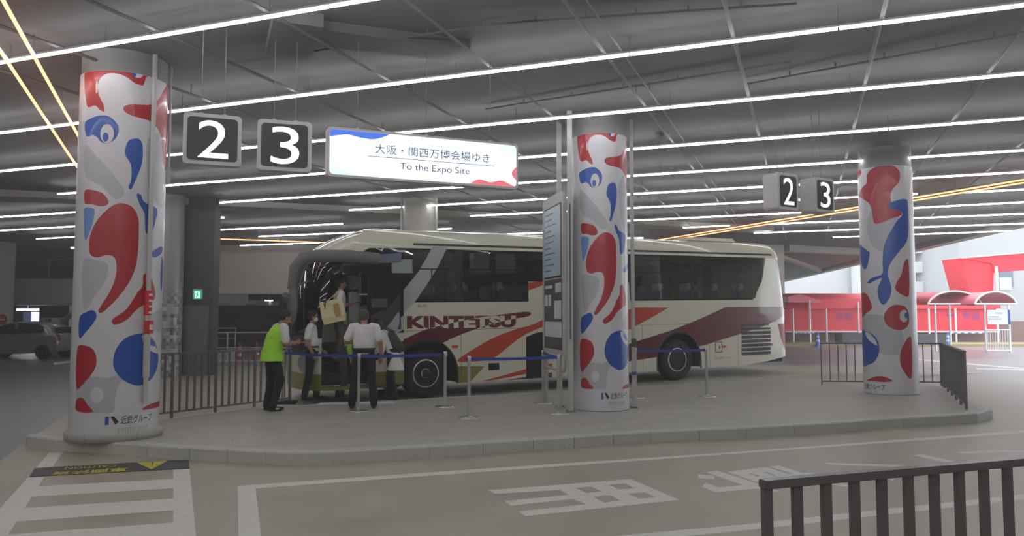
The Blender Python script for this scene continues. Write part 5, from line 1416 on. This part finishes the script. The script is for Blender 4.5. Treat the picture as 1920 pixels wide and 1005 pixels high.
# barrel canopies nearer to the camera
def barrel(px0, px1, pyb, pyt, d, dep, posts, label, m, fence=None):
    x0, x1 = xat(px0, d), xat(px1, d); zb_, zt_ = zat(pyb, d), zat(pyt, d)
    root = empty('barrel_canopy', ((x0 + x1) / 2, d, 0), label, 'canopy', 'rounded red canopies')
    arc = []
    for i in range(17):
        u = i / 16; arc.append((x0 + (x1 - x0) * u, zb_ + (zt_ - zb_) * sqrt(max(0, 1 - (2 * u - 1) ** 2)) ** 1.3))
    mb = MB(); rows = [[Vector((x, d + k, z)) for x, z in arc] + [Vector((x, d + k, z - 0.04)) for x, z in arc[::-1]] for k in (0, dep / 2, dep)]
    mb.ring(rows, m, True, True); mb.build('canvas_roof', root)
    mb = MB(); mb.tube([Vector((x, d - 0.03, z)) for x, z in arc], 0.045, M_wfr, 8); mb.cyl((x0, d - 0.03, zb_), (x1, d - 0.03, zb_), 0.045, M_wfr, 8); mb.build('hoop', root)
    for px in posts:
        mb = MB(); mb.cyl((xat(px, d), d, 0), (xat(px, d), d, zb_), 0.05, M_wfr, 8); mb.build('post', root)
    return root
barrel(1738, 1840, 570, 546, 38.0, 3.0, (1752, 1779), 'rounded red canopy over the walkway entrance, left one of two', M_tent)
rb = barrel(1826, 1905, 570, 547, 36.8, 4.0, (1845, 1890), 'rounded pink red canopy over the walkway entrance, right one of two', M_tentl)
d = 36.7
mb = MB(); mb.box(((xat(1848, d) + xat(1890, d)) / 2, d - 0.06, (zat(608, d) + zat(581, d)) / 2), (xat(1890, d) - xat(1848, d), 0.04, zat(581, d) - zat(608, d)), M_paper); b_ = mb.build('sign_board', rb)
mb = MB(); mb.box((xat(1888, d), d - 0.085, (zat(608, d) + zat(581, d)) / 2), (0.10, 0.01, 0.69), M_belt)
for i, (u0, u1, v) in enumerate(((1850, 1868, 594), (1850, 1874, 598), (1862, 1876, 587))): mb.box(((xat(u0, d) + xat(u1, d)) / 2, d - 0.085, zat(v, d)), (xat(u1, d) - xat(u0, d), 0.01, 0.03), M_scrt)
mb.build('sign_text', b_)
rf = empty('white_fence', (xat(1866, d), d, 0), 'white bar fence under the right rounded canopy', 'fence')
mb = MB()
for z in (0.1, 0.62 * 1.75):
    mb = MB(); mb.cyl((xat(1846, d), d, z), (xat(1890, d), d, z), 0.025, M_wfr, 8); mb.build('rail', rf)
for i in range(9):
    x = xat(1849 + i * 4.6, d); mb = MB(); mb.cyl((x, d, 0.0), (x, d, 1.08), 0.016, M_wfr, 6); mb.build('bar', rf)
# tall red stair cover
d = 50.5
root = empty('stair_cover', (xat(1860, d), d, 0), 'tall red canvas stair cover rising above the rounded canopies', 'stair cover')
mb = MB()
mb.prism([(xat(x, d), zat(y, d)) for x, y in ((1803, 484), (1862, 492), (1866, 500), (1862, 551), (1820, 557))], (Vector((0, d, 0)), Vector((1, 0, 0)), Vector((0, 0, 1))), -2.2, 0.0, M_tent); mb.build('canvas_side', root)
mb = MB()
mb.prism([(xat(x, d), zat(y, d)) for x, y in ((1803, 484), (1920, 473), (2010, 468), (2010, 500), (1864, 510), (1860, 494))], (Vector((0, d - 0.1, 0)), Vector((1, 0, 0)), Vector((0, 0, 1))), -2.4, 0.0, M_tent); mb.build('canvas_top', root)
for px in (1866, 2000):
    mb = MB(); mb.cyl((xat(px, d), d - 0.2, 0), (xat(px, d), d - 0.2, zat(500, d)), 0.09, M_wfr, 8); mb.build('post', root)
mb = MB(); mb.cyl((xat(1803, d), d - 0.2, zat(484, d)), (xat(2010, d), d - 0.2, zat(467, d)), 0.05, M_wfr, 8); mb.build('edge_rail', root)
# grey utility boxes and blue cones with a bar
def ubox(px0, px1, py, d, label):
    x0, x1 = xat(px0, d), xat(px1, d); z1_ = zat(py, d)
    mb = MB(); mb.box(((x0 + x1) / 2, d + 0.5, z1_ / 2), (x1 - x0, 1.0, z1_), M_dark, 0, 0.03); mb.build('utility_cabinet', label=label, category='cabinet', group='grey cabinets')
ubox(1577, 1634, 625, 44, 'grey utility cabinet left of the right column across the road')
ubox(1702, 1774, 627, 44, 'grey utility cabinet right of the right column across the road')
M_cb = mat('cone_blue', (0.22, 0.45, 0.75), 0.5)
cone(1531, 0, 43.5, 0.85, M_cb, 'blue and white cone beyond the rear of the coach', 'blue traffic cones')
cone(1774, 0, 43.5, 0.85, M_cb, 'blue and white cone beside the right utility cabinet', 'blue traffic cones')
for a, b, l in ((1490, 1529, 'blue and white bar resting on the left blue cone'), (1778, 1845, 'blue and white bar right of the cabinet, by the rounded canopy')):
    mb = MB(); k = 10
    for i in range(k):
        u0, u1 = xat(a + (b - a) * i / k, 43.5), xat(a + (b - a) * (i + 1) / k, 43.5)
        mb.cyl((u0, 43.5, 0.78), (u1, 43.5, 0.78), 0.035, M_cb if i % 2 else M_wfr, 8)
    mb.build('barrier_bar', label=l, category='barrier bar')
boxs('kerb_far', (31, 45.4, 0.07), (34, 3.5, 0.14), mat('yellowish_kerb', (0.62, 0.56, 0.42), 0.7), kind='structure')
# buildings
def building(name, px0, px1, py0, d, dep, m, label, floors=(), cols=(), balc=False):
    x0, x1 = xat(px0, d), xat(px1, d); z1_ = zat(py0, d)
    root = empty(name, ((x0 + x1) / 2, d, 0), label, 'building')
    mb = MB(); mb.box(((x0 + x1) / 2, d + dep / 2, z1_ / 2), (x1 - x0, dep, z1_), m); mb.build('wall', root)
    for fy in floors:
        for cx0, cx1, hh in cols:
            mb = MB(); mb.box(((xat(cx0, d) + xat(cx1, d)) / 2, d - 0.03, zat(fy, d) + hh / 2), (xat(cx1, d) - xat(cx0, d), 0.1, hh), M_wing); mb.build('window', root)
        if balc:
            mb = MB(); mb.box(((x0 + x1) / 2, d - 0.7, zat(fy, d) - 0.15), (x1 - x0, 1.4, 0.2), m); mb.box(((x0 + x1) / 2, d - 1.35, zat(fy, d) + 0.35), (x1 - x0, 0.1, 1.1), m); mb.build('balcony', root)
    return root
building('apartment_block', 1690, 1800, 330, 82, 12, M_bldg, 'pale apartment block with balconies seen beyond the red walkway', (472, 508, 545, 575, 435), ((1717, 1735, 1.4), (1745, 1752, 1.6), (1758, 1768, 1.9), (1778, 1790, 1.2)), True)
building('apartment_block', 1800, 2020, 300, 74, 12, M_bldg2, 'plain grey building at the right edge behind the tall red stair cover', (538,), ((1874, 1900, 1.5),))
mb = MB(); mb.box((xat(1887, 73.8), 73.9, zat(532, 73.8)), (1.1, 0.1, 1.2), M_bldg); mb.build('window_blind', bpy.data.objects['apartment_block.001'])
building('far_building', 1440, 1690, 470, 95, 12, M_bldg, 'washed out pale building beyond the left part of the red walkway', (498,), ((1560, 1576, 1.2),))
# ---------------------------------------------------------------- people
M_skin = mat('skin', (0.66, 0.48, 0.39), 0.55)
M_hair = mat('black_hair', (0.10, 0.095, 0.09), 0.55)
M_hairg = mat('greying_hair', (0.27, 0.26, 0.25), 0.6)
M_shirt = mat('white_shirt', (0.90, 0.885, 0.89), 0.8)
M_tee = mat('white_tee', (0.88, 0.87, 0.86), 0.85)
M_tunic = mat('white_tunic', (0.86, 0.85, 0.84), 0.85)
M_vest = mat('lime_vest', (0.66, 0.93, 0.22), 0.7)
M_vest2 = mat('lime_jacket', (0.62, 0.80, 0.30), 0.7)
M_trou = mat('black_trousers', (0.125, 0.12, 0.12), 0.85)
M_greige = mat('taupe_trousers', (0.36, 0.33, 0.30), 0.85)
M_shoe = mat('black_shoe', (0.10, 0.10, 0.10), 0.45)
M_maskw = mat('white_mask', (0.86, 0.87, 0.88), 0.8)
M_eye = mat('dark_eye', (0.06, 0.05, 0.05), 0.3)
M_lip = mat('lip', (0.55, 0.33, 0.30), 0.6)
M_pack = mat('dark_backpack', (0.17, 0.155, 0.15), 0.6)
M_tote = mat('cream_tote', (0.86, 0.82, 0.64), 0.8)
M_tan = mat('tan_patch', (0.74, 0.58, 0.34), 0.8)
M_belt2 = mat('leather_belt', (0.13, 0.11, 0.10), 0.4)
M_pink = mat('pink_bag', (0.72, 0.35, 0.42), 0.7)

class Fig:
    def __init__(s, base, azd, k, label):
        s.f = az(azd); s.r = Vector((s.f.y, -s.f.x, 0)); s.base = Vector(base); s.k = k
        s.root = empty('person', s.base, label, 'person')
    def P(s, r, f, u): return s.base + (s.r * r + s.f * f + Vector((0, 0, u))) * s.k
    def R(s): return Matrix((s.r, s.f, Vector((0, 0, 1)))).transposed()
    def el(s, mb, c, rad, m, rot=None):
        R = s.R()
        if rot is not None: R = R @ rot
        mb.ellipsoid(s.P(*c), [x * s.k for x in rad], m, 18, R)
    def limb(s, mb, pts, rad, m, n=14):
        """tapered limb with rounded joints"""
        P = [s.P(*p) for p in pts]; path = []; rr = []
        for i in range(len(P) - 1):
            for j in range(6):
                u = j / 6; path.append(P[i].lerp(P[i + 1], u)); rr.append((rad[i] * (1 - u) + rad[i + 1] * u) * s.k)
        path.append(P[-1]); rr.append(rad[-1] * s.k)
        mb.tube(path, rr, m, n)
        for p, r_ in zip(P, rad): mb.ellipsoid(p, (r_ * s.k,) * 3, m, 14)
    def loft(s, mb, rows, m, n=24):
        """rows: (centre r, f, u, half width, half depth)"""
        out = []
        for r, f, u, a, b in rows:
            out.append([s.P(r + a * cos(t) * (1 if True else 1), f + b * sin(t), u) for t in [2 * pi * j / n for j in range(n)]])
        mb.ring(out, m, True, True)
    def finish(s, mb, name, voxel, smooth=3, parent=None, label=None, noise=0.0):
        o = mb.build(name, parent or s.root)
        md = o.modifiers.new('remesh', 'REMESH'); md.mode = 'VOXEL'; md.voxel_size = voxel; md.use_smooth_shade = True
        if smooth:
            ms = o.modifiers.new('smooth', 'SMOOTH'); ms.iterations = smooth; ms.factor = 0.5
        if noise:
            tx = bpy.data.textures.new(name + '_folds', 'CLOUDS'); tx.noise_scale = 0.11; tx.noise_depth = 2
            dm = o.modifiers.new('folds', 'DISPLACE'); dm.texture = tx; dm.strength = noise; dm.mid_level = 0.5; dm.texture_coords = 'GLOBAL'
        if label: o['label'] = label
        return o
    def hand(s, mb, w, d, side, nrm, curl=0.5, m=None):
        """w wrist, d direction of the hand, side towards the thumb, nrm palm normal (all r,f,u)"""
        W_ = s.P(*w); L = lambda v: (s.r * v[0] + s.f * v[1] + Vector((0, 0, v[2])))
        d, side, nrm = L(d).normalized(), L(side).normalized(), L(nrm).normalized()
        k = s.k
        R = Matrix((side, d, nrm)).transposed()
        mb.ellipsoid(W_ + d * 0.048 * k, (0.040 * k, 0.055 * k, 0.017 * k), m, 14, R)
        for i, (o, ln) in enumerate(((0.033, 0.070), (0.011, 0.079), (-0.011, 0.073), (-0.032, 0.058))):
            p = W_ + d * 0.085 * k + side * o * k; path = [p]; a = 0.15
            for j, fr_ in enumerate((0.45, 0.32, 0.23)):
                a += curl * (0.5, 0.9, 0.6)[j]
                p = p + (d * cos(a) + nrm * sin(a) + side * o * 1.2).normalized() * ln * fr_ * k; path.append(p)
            mb.tube(path, [0.0092 * k, 0.0088 * k, 0.008 * k, 0.0068 * k], m, 8)
            mb.ellipsoid(path[-1], (0.0068 * k,) * 3, m, 8)
        p = W_ + d * 0.025 * k + side * 0.03 * k; path = [p]
        for j, (u1, u2) in enumerate(((0.8, 0.5), (0.35, 0.9), (0.1, 1.0))):
            p = p + (side * u1 + d * u2 + nrm * 0.35).normalized() * 0.026 * k; path.append(p)
        mb.tube(path, [0.013 * k, 0.011 * k, 0.0095 * k, 0.008 * k], m, 8); mb.ellipsoid(path[-1], (0.008 * k,) * 3, m, 8)

def person(base, azd, H, label, J, top, trousers, hair, top_name='shirt', hem=0.86, sleeve=0.55, stout=1.0, vest=None, mask=False, hairlen=0.0, hemw=1.0,
           hands=((0.5, 0.5)), beltm=None, shoes_sock=False, voxel=0.0055, top_under=None):
    g = Fig(base, azd, H / 1.70, label); k = g.k
    D = dict(pel=(0, 0, 0.95), wai=(0, 0.0, 1.07), che=(0, 0.0, 1.27), nek=(0, 0.0, 1.44), hed=(0, 0.025, 1.585),
             shL=(-0.185, 0, 1.395), shR=(0.185, 0, 1.395), elL=(-0.24, -0.02, 1.12), elR=(0.24, -0.02, 1.12), wrL=(-0.23, 0.06, 0.89), wrR=(0.23, 0.06, 0.89),
             hpL=(-0.09, 0, 0.90), hpR=(0.09, 0, 0.90), knL=(-0.10, 0.02, 0.49), knR=(0.10, 0.02, 0.49), anL=(-0.10, -0.02, 0.085), anR=(0.10, -0.02, 0.085), pitch=0.0)
    D.update(J)
    pel, wai, che, nek, hed = D['pel'], D['wai'], D['che'], D['nek'], D['hed']
    mid = lambda a, b, u: tuple(a[i] * (1 - u) + b[i] * u for i in range(3))
    hs = hed; tilt = Matrix.Rotation(-D['pitch'], 3, 'X')
    hv = lambda r, f, u: (lambda v: (hs[0] + v.x, hs[1] + v.y, hs[2] + v.z))(tilt @ Vector((r, f, u)))
    # --- body
    mb = MB(); sk = M_skin
    def torso(mbx, m, g0, top_u=None, lo=None, flare=1.0):
        rows = []
        W_ = 0.0
        st_ = stout
        pts = [(mid(pel, wai, -0.55), 0.150, 0.105), (mid(pel, wai, 0.0), 0.158, 0.115), (mid(pel, wai, 0.6), 0.146 * st_, 0.105 * st_), (mid(wai, che, 0.2), 0.143 * st_, 0.108 * st_), (mid(wai, che, 0.7), 0.152 * st_, 0.112),
               (che, 0.165, 0.115), (mid(che, nek, 0.45), 0.170, 0.105), (mid(che, nek, 0.72), 0.155, 0.088), (mid(che, nek, 0.92), 0.095, 0.065), (mid(che, nek, 1.02), 0.06, 0.055)]
        if lo is not None:
            pts = [(p, a, b) for p, a, b in pts if p[2] > lo + 0.03]
            c0 = mid(pel, wai, (lo - pel[2]) / (wai[2] - pel[2]) if lo > pel[2] - 0.12 else -0.9)
            c0 = (c0[0], c0[1], lo); pts = [(c0, 0.155 * flare, 0.112 * flare * st_)] + pts
        for p, a, b in pts: rows.append((p[0], p[1] + (0.012 if stout > 1.05 and 0.98 < p[2] < 1.2 else 0), p[2], a + g0, b + g0))
        g.loft(mbx, rows, m)
    torso(mb, sk, -0.004)
    g.limb(mb, [mid(che, nek, 0.85), (nek[0] * .5 + hs[0] * .5, nek[1] * .5 + hs[1] * .5, nek[2] * .5 + hs[2] * .5), hv(0, -0.01, -0.05)], [0.058, 0.054, 0.056], sk)
    g.el(mb, hv(0, -0.008, 0.022), (0.077, 0.094, 0.098), sk, tilt); g.el(mb, hv(0, 0.022, -0.038), (0.060, 0.066, 0.075), sk, tilt)
    g.el(mb, hv(0, 0.045, -0.088), (0.030, 0.032, 0.024), sk, tilt)
    g.el(mb, hv(0, 0.098, -0.022), (0.013, 0.018, 0.026), sk, tilt); g.el(mb, hv(0, 0.082, 0.028), (0.052, 0.016, 0.014), sk, tilt)
    for sgn in (-1, 1): g.el(mb, hv(sgn * 0.078, -0.002, -0.012), (0.010, 0.020, 0.033), sk, tilt)
    for S_ in 'LR':
        sg_ = -1 if S_ == 'L' else 1
        sh, el_, wr = D['sh' + S_], D['el' + S_], D['wr' + S_]
        g.limb(mb, [sh, el_], [0.052, 0.040], sk); g.limb(mb, [el_, mid(el_, wr, 0.3), wr], [0.040, 0.040, 0.026], sk)
        dv_ = Vector(wr) - Vector(el_); dv_.normalize()
        hd = D.get('hd' + S_, tuple(dv_)); inn = D.get('pn' + S_, (-sg_, 0, 0)); th_ = D.get('th' + S_, (0, 1, 0.1))
        g.hand(mb, wr, hd, th_, inn, D.get('curl' + S_, 0.5), sk)
        hp, kn, an = D['hp' + S_], D['kn' + S_], D['an' + S_]
        g.limb(mb, [hp, kn, mid(kn, an, 0.35), an], [0.082, 0.052, 0.050, 0.036], sk)
        g.el(mb, (an[0], an[1] + 0.06, an[2] - 0.045), (0.038, 0.11, 0.032), sk)
    body = g.finish(mb, 'body', voxel * k, 2)
    for sgn in (-1, 1):
        mb = MB(); g.el(mb, hv(sgn * 0.031, 0.083, 0.008), (0.012, 0.008, 0.006), M_eye, tilt); mb.build('eye', g.root)
    if not mask:
        mb = MB(); g.el(mb, hv(0, 0.084, -0.062), (0.022, 0.008, 0.006), M_lip, tilt); mb.build('mouth', g.root)
    else:
        mb = MB(); g.el(mb, hv(0, 0.045, -0.050), (0.064, 0.070, 0.052), M_maskw, tilt); mo_ = g.finish(mb, 'face_mask', 0.006, 2)
        for sgn in (-1, 1):
            mb = MB(); mb.tube([g.P(*hv(sgn * 0.060, 0.05, -0.03)), g.P(*hv(sgn * 0.081, 0.0, -0.005))], 0.003, M_maskw, 6); mb.build('ear_loop', mo_)
    # --- hair
    mb = MB()
    g.el(mb, hv(0, -0.022, 0.038), (0.087, 0.098, 0.094), hair, tilt); g.el(mb, hv(0, -0.045, -0.008 - hairlen * 0.35), (0.080, 0.068, 0.072 + hairlen * 0.5), hair, tilt)
    for sgn in (-1, 1): g.el(mb, hv(sgn * 0.066, -0.01, 0.02 - hairlen * 0.4), (0.020, 0.040, 0.035 + hairlen * 0.5), hair, tilt)
    g.finish(mb, 'hair', 0.009, 2, noise=0.012)
    # --- trousers
    mb = MB()
    g.loft(mb, [(pel[0], pel[1], pel[2] - 0.14, 0.150, 0.105), (pel[0], pel[1], pel[2] - 0.05, 0.168, 0.125), (pel[0], pel[1], pel[2] + 0.02, 0.166 * (0.5 + stout / 2), 0.124 * stout), (mid(pel, wai, 0.6)[0], mid(pel, wai, 0.6)[1], pel[2] + 0.085, 0.156 * stout, 0.118 * stout)], trousers)
    for S_ in 'LR':
        hp, kn, an = D['hp' + S_], D['kn' + S_], D['an' + S_]
        g.limb(mb, [hp, mid(hp, kn, 0.5), kn, mid(kn, an, 0.5), (an[0], an[1], an[2] + 0.0)], [0.094, 0.086, 0.072, 0.068, 0.064], trousers)
    g.finish(mb, 'trousers', 0.011, 3, noise=0.018)
    if beltm:
        mb = MB(); c = mid(pel, wai, 0.55)
        R_ = []
        for dz in (0.0, 0.035): R_.append([g.P(c[0] + (0.166 * stout) * cos(t), c[1] + (0.128 * stout) * sin(t), pel[2] + 0.05 + dz) for t in [2 * pi * j / 32 for j in range(32)]])
        mb.ring(R_, beltm, False, True); mb.build('belt', g.root)
    # --- shoes
    for S_ in 'LR':
        an = D['an' + S_]; mb = MB(); fz = an[2] - 0.085
        g.el(mb, (an[0], an[1] + 0.005, fz + 0.05), (0.045, 0.06, 0.05), M_shoe); g.el(mb, (an[0], an[1] + 0.10, fz + 0.035), (0.050, 0.10, 0.036), M_shoe); g.el(mb, (an[0], an[1] + 0.05, fz + 0.022), (0.046, 0.12, 0.022), M_shoe)
        sh_ = g.finish(mb, 'shoe', 0.008, 2)
        if shoes_sock:
            mb = MB(); g.el(mb, (an[0] + 0.045, an[1] + 0.07, fz + 0.04), (0.008, 0.035, 0.014), M_paper); mb.build('shoe_stripe', sh_)
    # --- top
    mb = MB(); m_top = top_under or top
    torso(mb, m_top, 0.012, lo=hem if not vest else 0.95, flare=hemw)
    for S_ in 'LR':
        sh, el_, wr = D['sh' + S_], D['el' + S_], D['wr' + S_]
        if sleeve <= 1:
            e = mid(sh, el_, sleeve + 0.12); g.limb(mb, [mid(sh, nek, 0.35), sh, mid(sh, el_, 0.5), e], [0.062, 0.070, 0.066, 0.068], m_top)
        else:
            g.limb(mb, [mid(sh, nek, 0.35), sh, el_, mid(el_, wr, 0.88)], [0.060, 0.066, 0.058, 0.046], m_top)
    mb_c = g.P(*mid(che, nek, 0.95))
    tp = g.finish(mb, top_name, 0.010, 4, noise=0.022)
    if vest:
        mb = MB()
        rows = [(mid(pel, wai, -1.0)[0], pel[1] - 0.01, hem, 0.215 * hemw, 0.175 * hemw), (pel[0], pel[1] - 0.01, hem + 0.12, 0.20, 0.165), (wai[0], wai[1] - 0.015, wai[2] + 0.02, 0.185, 0.15), (che[0], che[1] - 0.01, che[2], 0.19, 0.145),
                (mid(che, nek, 0.5)[0], mid(che, nek, 0.5)[1] - 0.005, mid(che, nek, 0.5)[2], 0.20, 0.13), (mid(che, nek, 0.82)[0], mid(che, nek, 0.82)[1], mid(che, nek, 0.82)[2], 0.165, 0.10), (nek[0], nek[1], nek[2] + 0.015, 0.075, 0.068)]
        g.loft(mb, rows, vest)
        g.finish(mb, 'vest', 0.010, 3, noise=0.03)
    return g
zI = KERB + 0.002
def foot(px, py, z=zI): return at_z(px, py, z)
g = person(foot(509, 770), 52, 1.73, 'person in a lime green vest leaning forward at the left end of the blue belt',
    dict(wai=(0, 0.02, 1.07), che=(0, 0.07, 1.26), nek=(0, 0.14, 1.42), hed=(0.0, 0.215, 1.54), pitch=0.45, shL=(-0.185, 0.12, 1.37), shR=(0.185, 0.12, 1.37), elL=(-0.23, 0.14, 1.10), elR=(0.24, 0.14, 1.10),
         wrL=(-0.13, 0.36, 1.10), wrR=(0.12, 0.36, 1.12), knR=(0.10, 0.10, 0.50), anR=(0.09, -0.02, 0.085), anL=(-0.10, -0.04, 0.085), thL=(0, 0, 1), thR=(0, 0, 1), curlL=0.9, curlR=0.9),
    M_tee, M_trou, M_hair, 'tee_shirt', hem=0.82, sleeve=0.62, vest=M_vest, hemw=1.08, shoes_sock=True)
mb = MB(); fr_ = (g.P(0, 0, 0), g.r, Vector((0, 0, 1)))
gph = g.P(-0.02, 0.36, 1.12); mb.box(gph, (0.16, 0.24, 0.012), M_bdk, g.R(), 0.003)
mb.build('clipboard', label='dark clipboard held by the person in the lime vest', category='clipboard')
g = person(foot(582, 750), 82, 1.69, 'person in a white shirt and face mask standing near the nose of the coach',
    dict(wai=(0, 0.02, 1.07), che=(0, 0.0, 1.27), hed=(0, 0.03, 1.585), elR=(0.23, -0.06, 1.12), wrR=(0.21, 0.06, 0.885), elL=(-0.23, 0.02, 1.13), wrL=(-0.2, 0.18, 0.95), anR=(0.10, -0.10, 0.085), knR=(0.10, -0.02, 0.49), anL=(-0.10, 0.10, 0.085), knL=(-0.10, 0.10, 0.49)),
    M_shirt, M_trou, M_hair, hem=0.93, sleeve=0.6, stout=1.16, mask=True, beltm=M_belt2)
g = person(foot(681, 765), -8, 1.71, 'person with greying hair in a white shirt, seen from behind at the steel stanchion',
    dict(elL=(-0.31, 0.0, 1.14), wrL=(-0.14, 0.20, 1.12), elR=(0.285, -0.02, 1.13), wrR=(0.30, 0.03, 0.88), hpL=(-0.10, 0, 0.90), hpR=(0.10, 0, 0.90), knL=(-0.15, 0.0, 0.49), knR=(0.15, 0, 0.49), anL=(-0.19, -0.04, 0.085), anR=(0.18, -0.04, 0.085),
         shL=(-0.20, 0, 1.39), shR=(0.20, 0, 1.39), thL=(0, 0, 1), hed=(-0.01, 0.04, 1.575), pitch=0.15),
    M_shirt, M_trou, M_hairg, hem=0.93, sleeve=0.62, stout=1.2, beltm=M_belt2)
g = person(foot(733, 749), -82, 1.60, 'person in a long white tunic with a dark backpack leaning towards the coach door',
    dict(pel=(0, -0.03, 0.95), wai=(0, 0.03, 1.07), che=(0, 0.12, 1.24), nek=(0, 0.20, 1.38), hed=(0, 0.285, 1.50), pitch=0.4, shL=(-0.165, 0.17, 1.34), shR=(0.165, 0.17, 1.34), elL=(-0.2, 0.12, 1.08), elR=(0.2, 0.14, 1.08), wrL=(-0.18, 0.16, 0.86), wrR=(0.16, 0.34, 0.98),
         hpL=(-0.085, -0.03, 0.9), hpR=(0.085, -0.03, 0.9), anL=(-0.10, -0.12, 0.085), anR=(0.09, 0.06, 0.085), knL=(-0.09, -0.02, 0.49), knR=(0.09, 0.06, 0.49)),
    M_tunic, M_trou, M_hair, 'tunic', hem=0.60, sleeve=1.5, hairlen=0.06, hemw=1.38)
mb = MB(); R_ = g.R() @ Matrix.Rotation(-0.5, 3, 'X')
mb.ellipsoid(g.P(0.02, -0.06, 1.18), (0.145, 0.10, 0.22), M_pack, 20, R_); mb.ellipsoid(g.P(0.02, -0.10, 1.08), (0.15, 0.11, 0.15), M_pack, 20, R_); mb.ellipsoid(g.P(0.02, -0.15, 1.10), (0.11, 0.08, 0.11), M_pack, 16, R_)
o = mb.build('backpack'); md = o.modifiers.new('remesh', 'REMESH'); md.mode = 'VOXEL'; md.voxel_size = 0.012; md.use_smooth_shade = True
ms = o.modifiers.new('smooth', 'SMOOTH'); ms.iterations = 8; ms.factor = 0.5
tag(o, 'dark rounded backpack worn over the white tunic', 'backpack')
for sg_ in (-1, 1):
    mb = MB(); mb.tube([g.P(0.06 + sg_ * 0.10, -0.02, 1.36), g.P(sg_ * 0.13, 0.14, 1.45), g.P(sg_ * 0.13, 0.27, 1.36), g.P(sg_ * 0.14, 0.24, 1.18), g.P(0.06 + sg_ * 0.12, -0.0, 1.05)], 0.013, M_pack, 8); mb.build('strap', o)
# passenger climbing the steps
sp_, zp_ = side(641, 600)
st_base = ORG + EX * (side(640, 600)[0] + 0.04) + BT * 0.34 + EZ * 0.765
g = person(st_base, 70, 1.66, 'person in a white tee with a tote bag on the steps inside the coach door',
    dict(knR=(0.10, 0.05, 0.49), elR=(0.24, -0.06, 1.13), wrR=(0.22, 0.05, 0.90), elL=(-0.22, 0.1, 1.15), wrL=(-0.16, 0.3, 1.2)),
    M_tee, M_greige, M_hair, 'tee_shirt', hem=0.90, sleeve=0.6)
mb = MB(); Rb = g.R() @ Matrix.Rotation(0.22, 3, 'X')
cb = g.P(0.27, -0.17, 1.04)
mb.ring([[cb + Rb @ Vector((x * w, y * d_, z)) for x, y in ((0.05, -1), (0.05, 1), (-0.05, 1), (-0.05, -1))] for z, w, d_ in ((-0.22, 1.2, 0.21), (-0.1, 1.5, 0.23), (0.21, 0.5, 0.21))], M_tote, True, False)
o = mb.build('tote_bag', label='large cream tote bag with a tan patch carried by the person in the doorway', category='bag')
mb = MB(); mb.box(cb + Rb @ Vector((0.072, 0.08, 0.0)), (0.02, 0.10, 0.26), M_tan, Rb, 0.004); mb.build('tan_patch', o)
mb = MB(); mb.tube([cb + Rb @ Vector((0.02, -0.1, 0.19)), g.P(0.22, -0.06, 1.42), g.P(0.17, 0.0, 1.47), g.P(0.2, 0.07, 1.40), cb + Rb @ Vector((0.02, 0.12, 0.19))], 0.009, M_tote, 8); mb.build('handle', o)
# helper mostly hidden behind the person seen from behind
g = person(foot(638, 746), 55, 1.52, 'person in a pale lime jacket almost hidden behind the person with greying hair',
    dict(wai=(0, 0.04, 1.06), che=(0, 0.12, 1.24), nek=(0, 0.2, 1.38), hed=(0, 0.28, 1.48), pitch=0.5, shL=(-0.17, 0.18, 1.34), shR=(0.17, 0.18, 1.34), elL=(-0.21, 0.16, 1.08), elR=(0.21, 0.1, 1.08), wrL=(-0.16, 0.36, 0.98), wrR=(0.18, 0.16, 0.86)),
    M_vest2, M_trou, M_hair, 'jacket', hem=0.86, sleeve=1.5, hairlen=0.04)
mb = MB(); pb = foot(631, 744, 0.15); pb = Vector((pb.x, pb.y + 0.2, 0.84)); mb.ellipsoid(pb, (0.13, 0.08, 0.10), M_pink, 14)
o = mb.build('pink_bag', label='small pink bag held low in front of the coach doorway', category='bag')
mb = MB(); mb.tube([pb + Vector((-0.06, 0, 0.08)), pb + Vector((0, 0, 0.2)), pb + Vector((0.06, 0, 0.08))], 0.008, M_pink, 8); mb.build('handle', o)
# ---------------------------------------------------------------- thin haze volume added to imitate camera bloom and lifted blacks
hz = bpy.data.materials.new('haze'); hz.use_nodes = True
t = hz.node_tree; t.nodes.clear(); o_ = t.nodes.new('ShaderNodeOutputMaterial'); v_ = t.nodes.new('ShaderNodeVolumeScatter')
v_.inputs['Density'].default_value = 0.0058; v_.inputs['Anisotropy'].default_value = 0.35; v_.inputs['Color'].default_value = (1, 0.985, 0.97, 1)
t.links.new(v_.outputs[0], o_.inputs['Volume'])
hm = MB(); hm.add([Vector(p) for p in ((-59, -9.1, 0.02), (15, -9.1, 0.02), (25, 70, 0.02), (-59, 70, 0.02), (-59, -9.1, CZ - 0.01), (15, -9.1, CZ - 0.01), (25, 70, CZ - 0.01), (-59, 70, CZ - 0.01))],
       [(0, 3, 2, 1), (4, 5, 6, 7), (0, 1, 5, 4), (1, 2, 6, 5), (2, 3, 7, 6), (3, 0, 4, 7)], hz)
hm.build('haze', kind='stuff', label='thin haze added through the covered bus hall for bloom and low contrast', category='haze')
scene.cycles.volume_bounces = 0
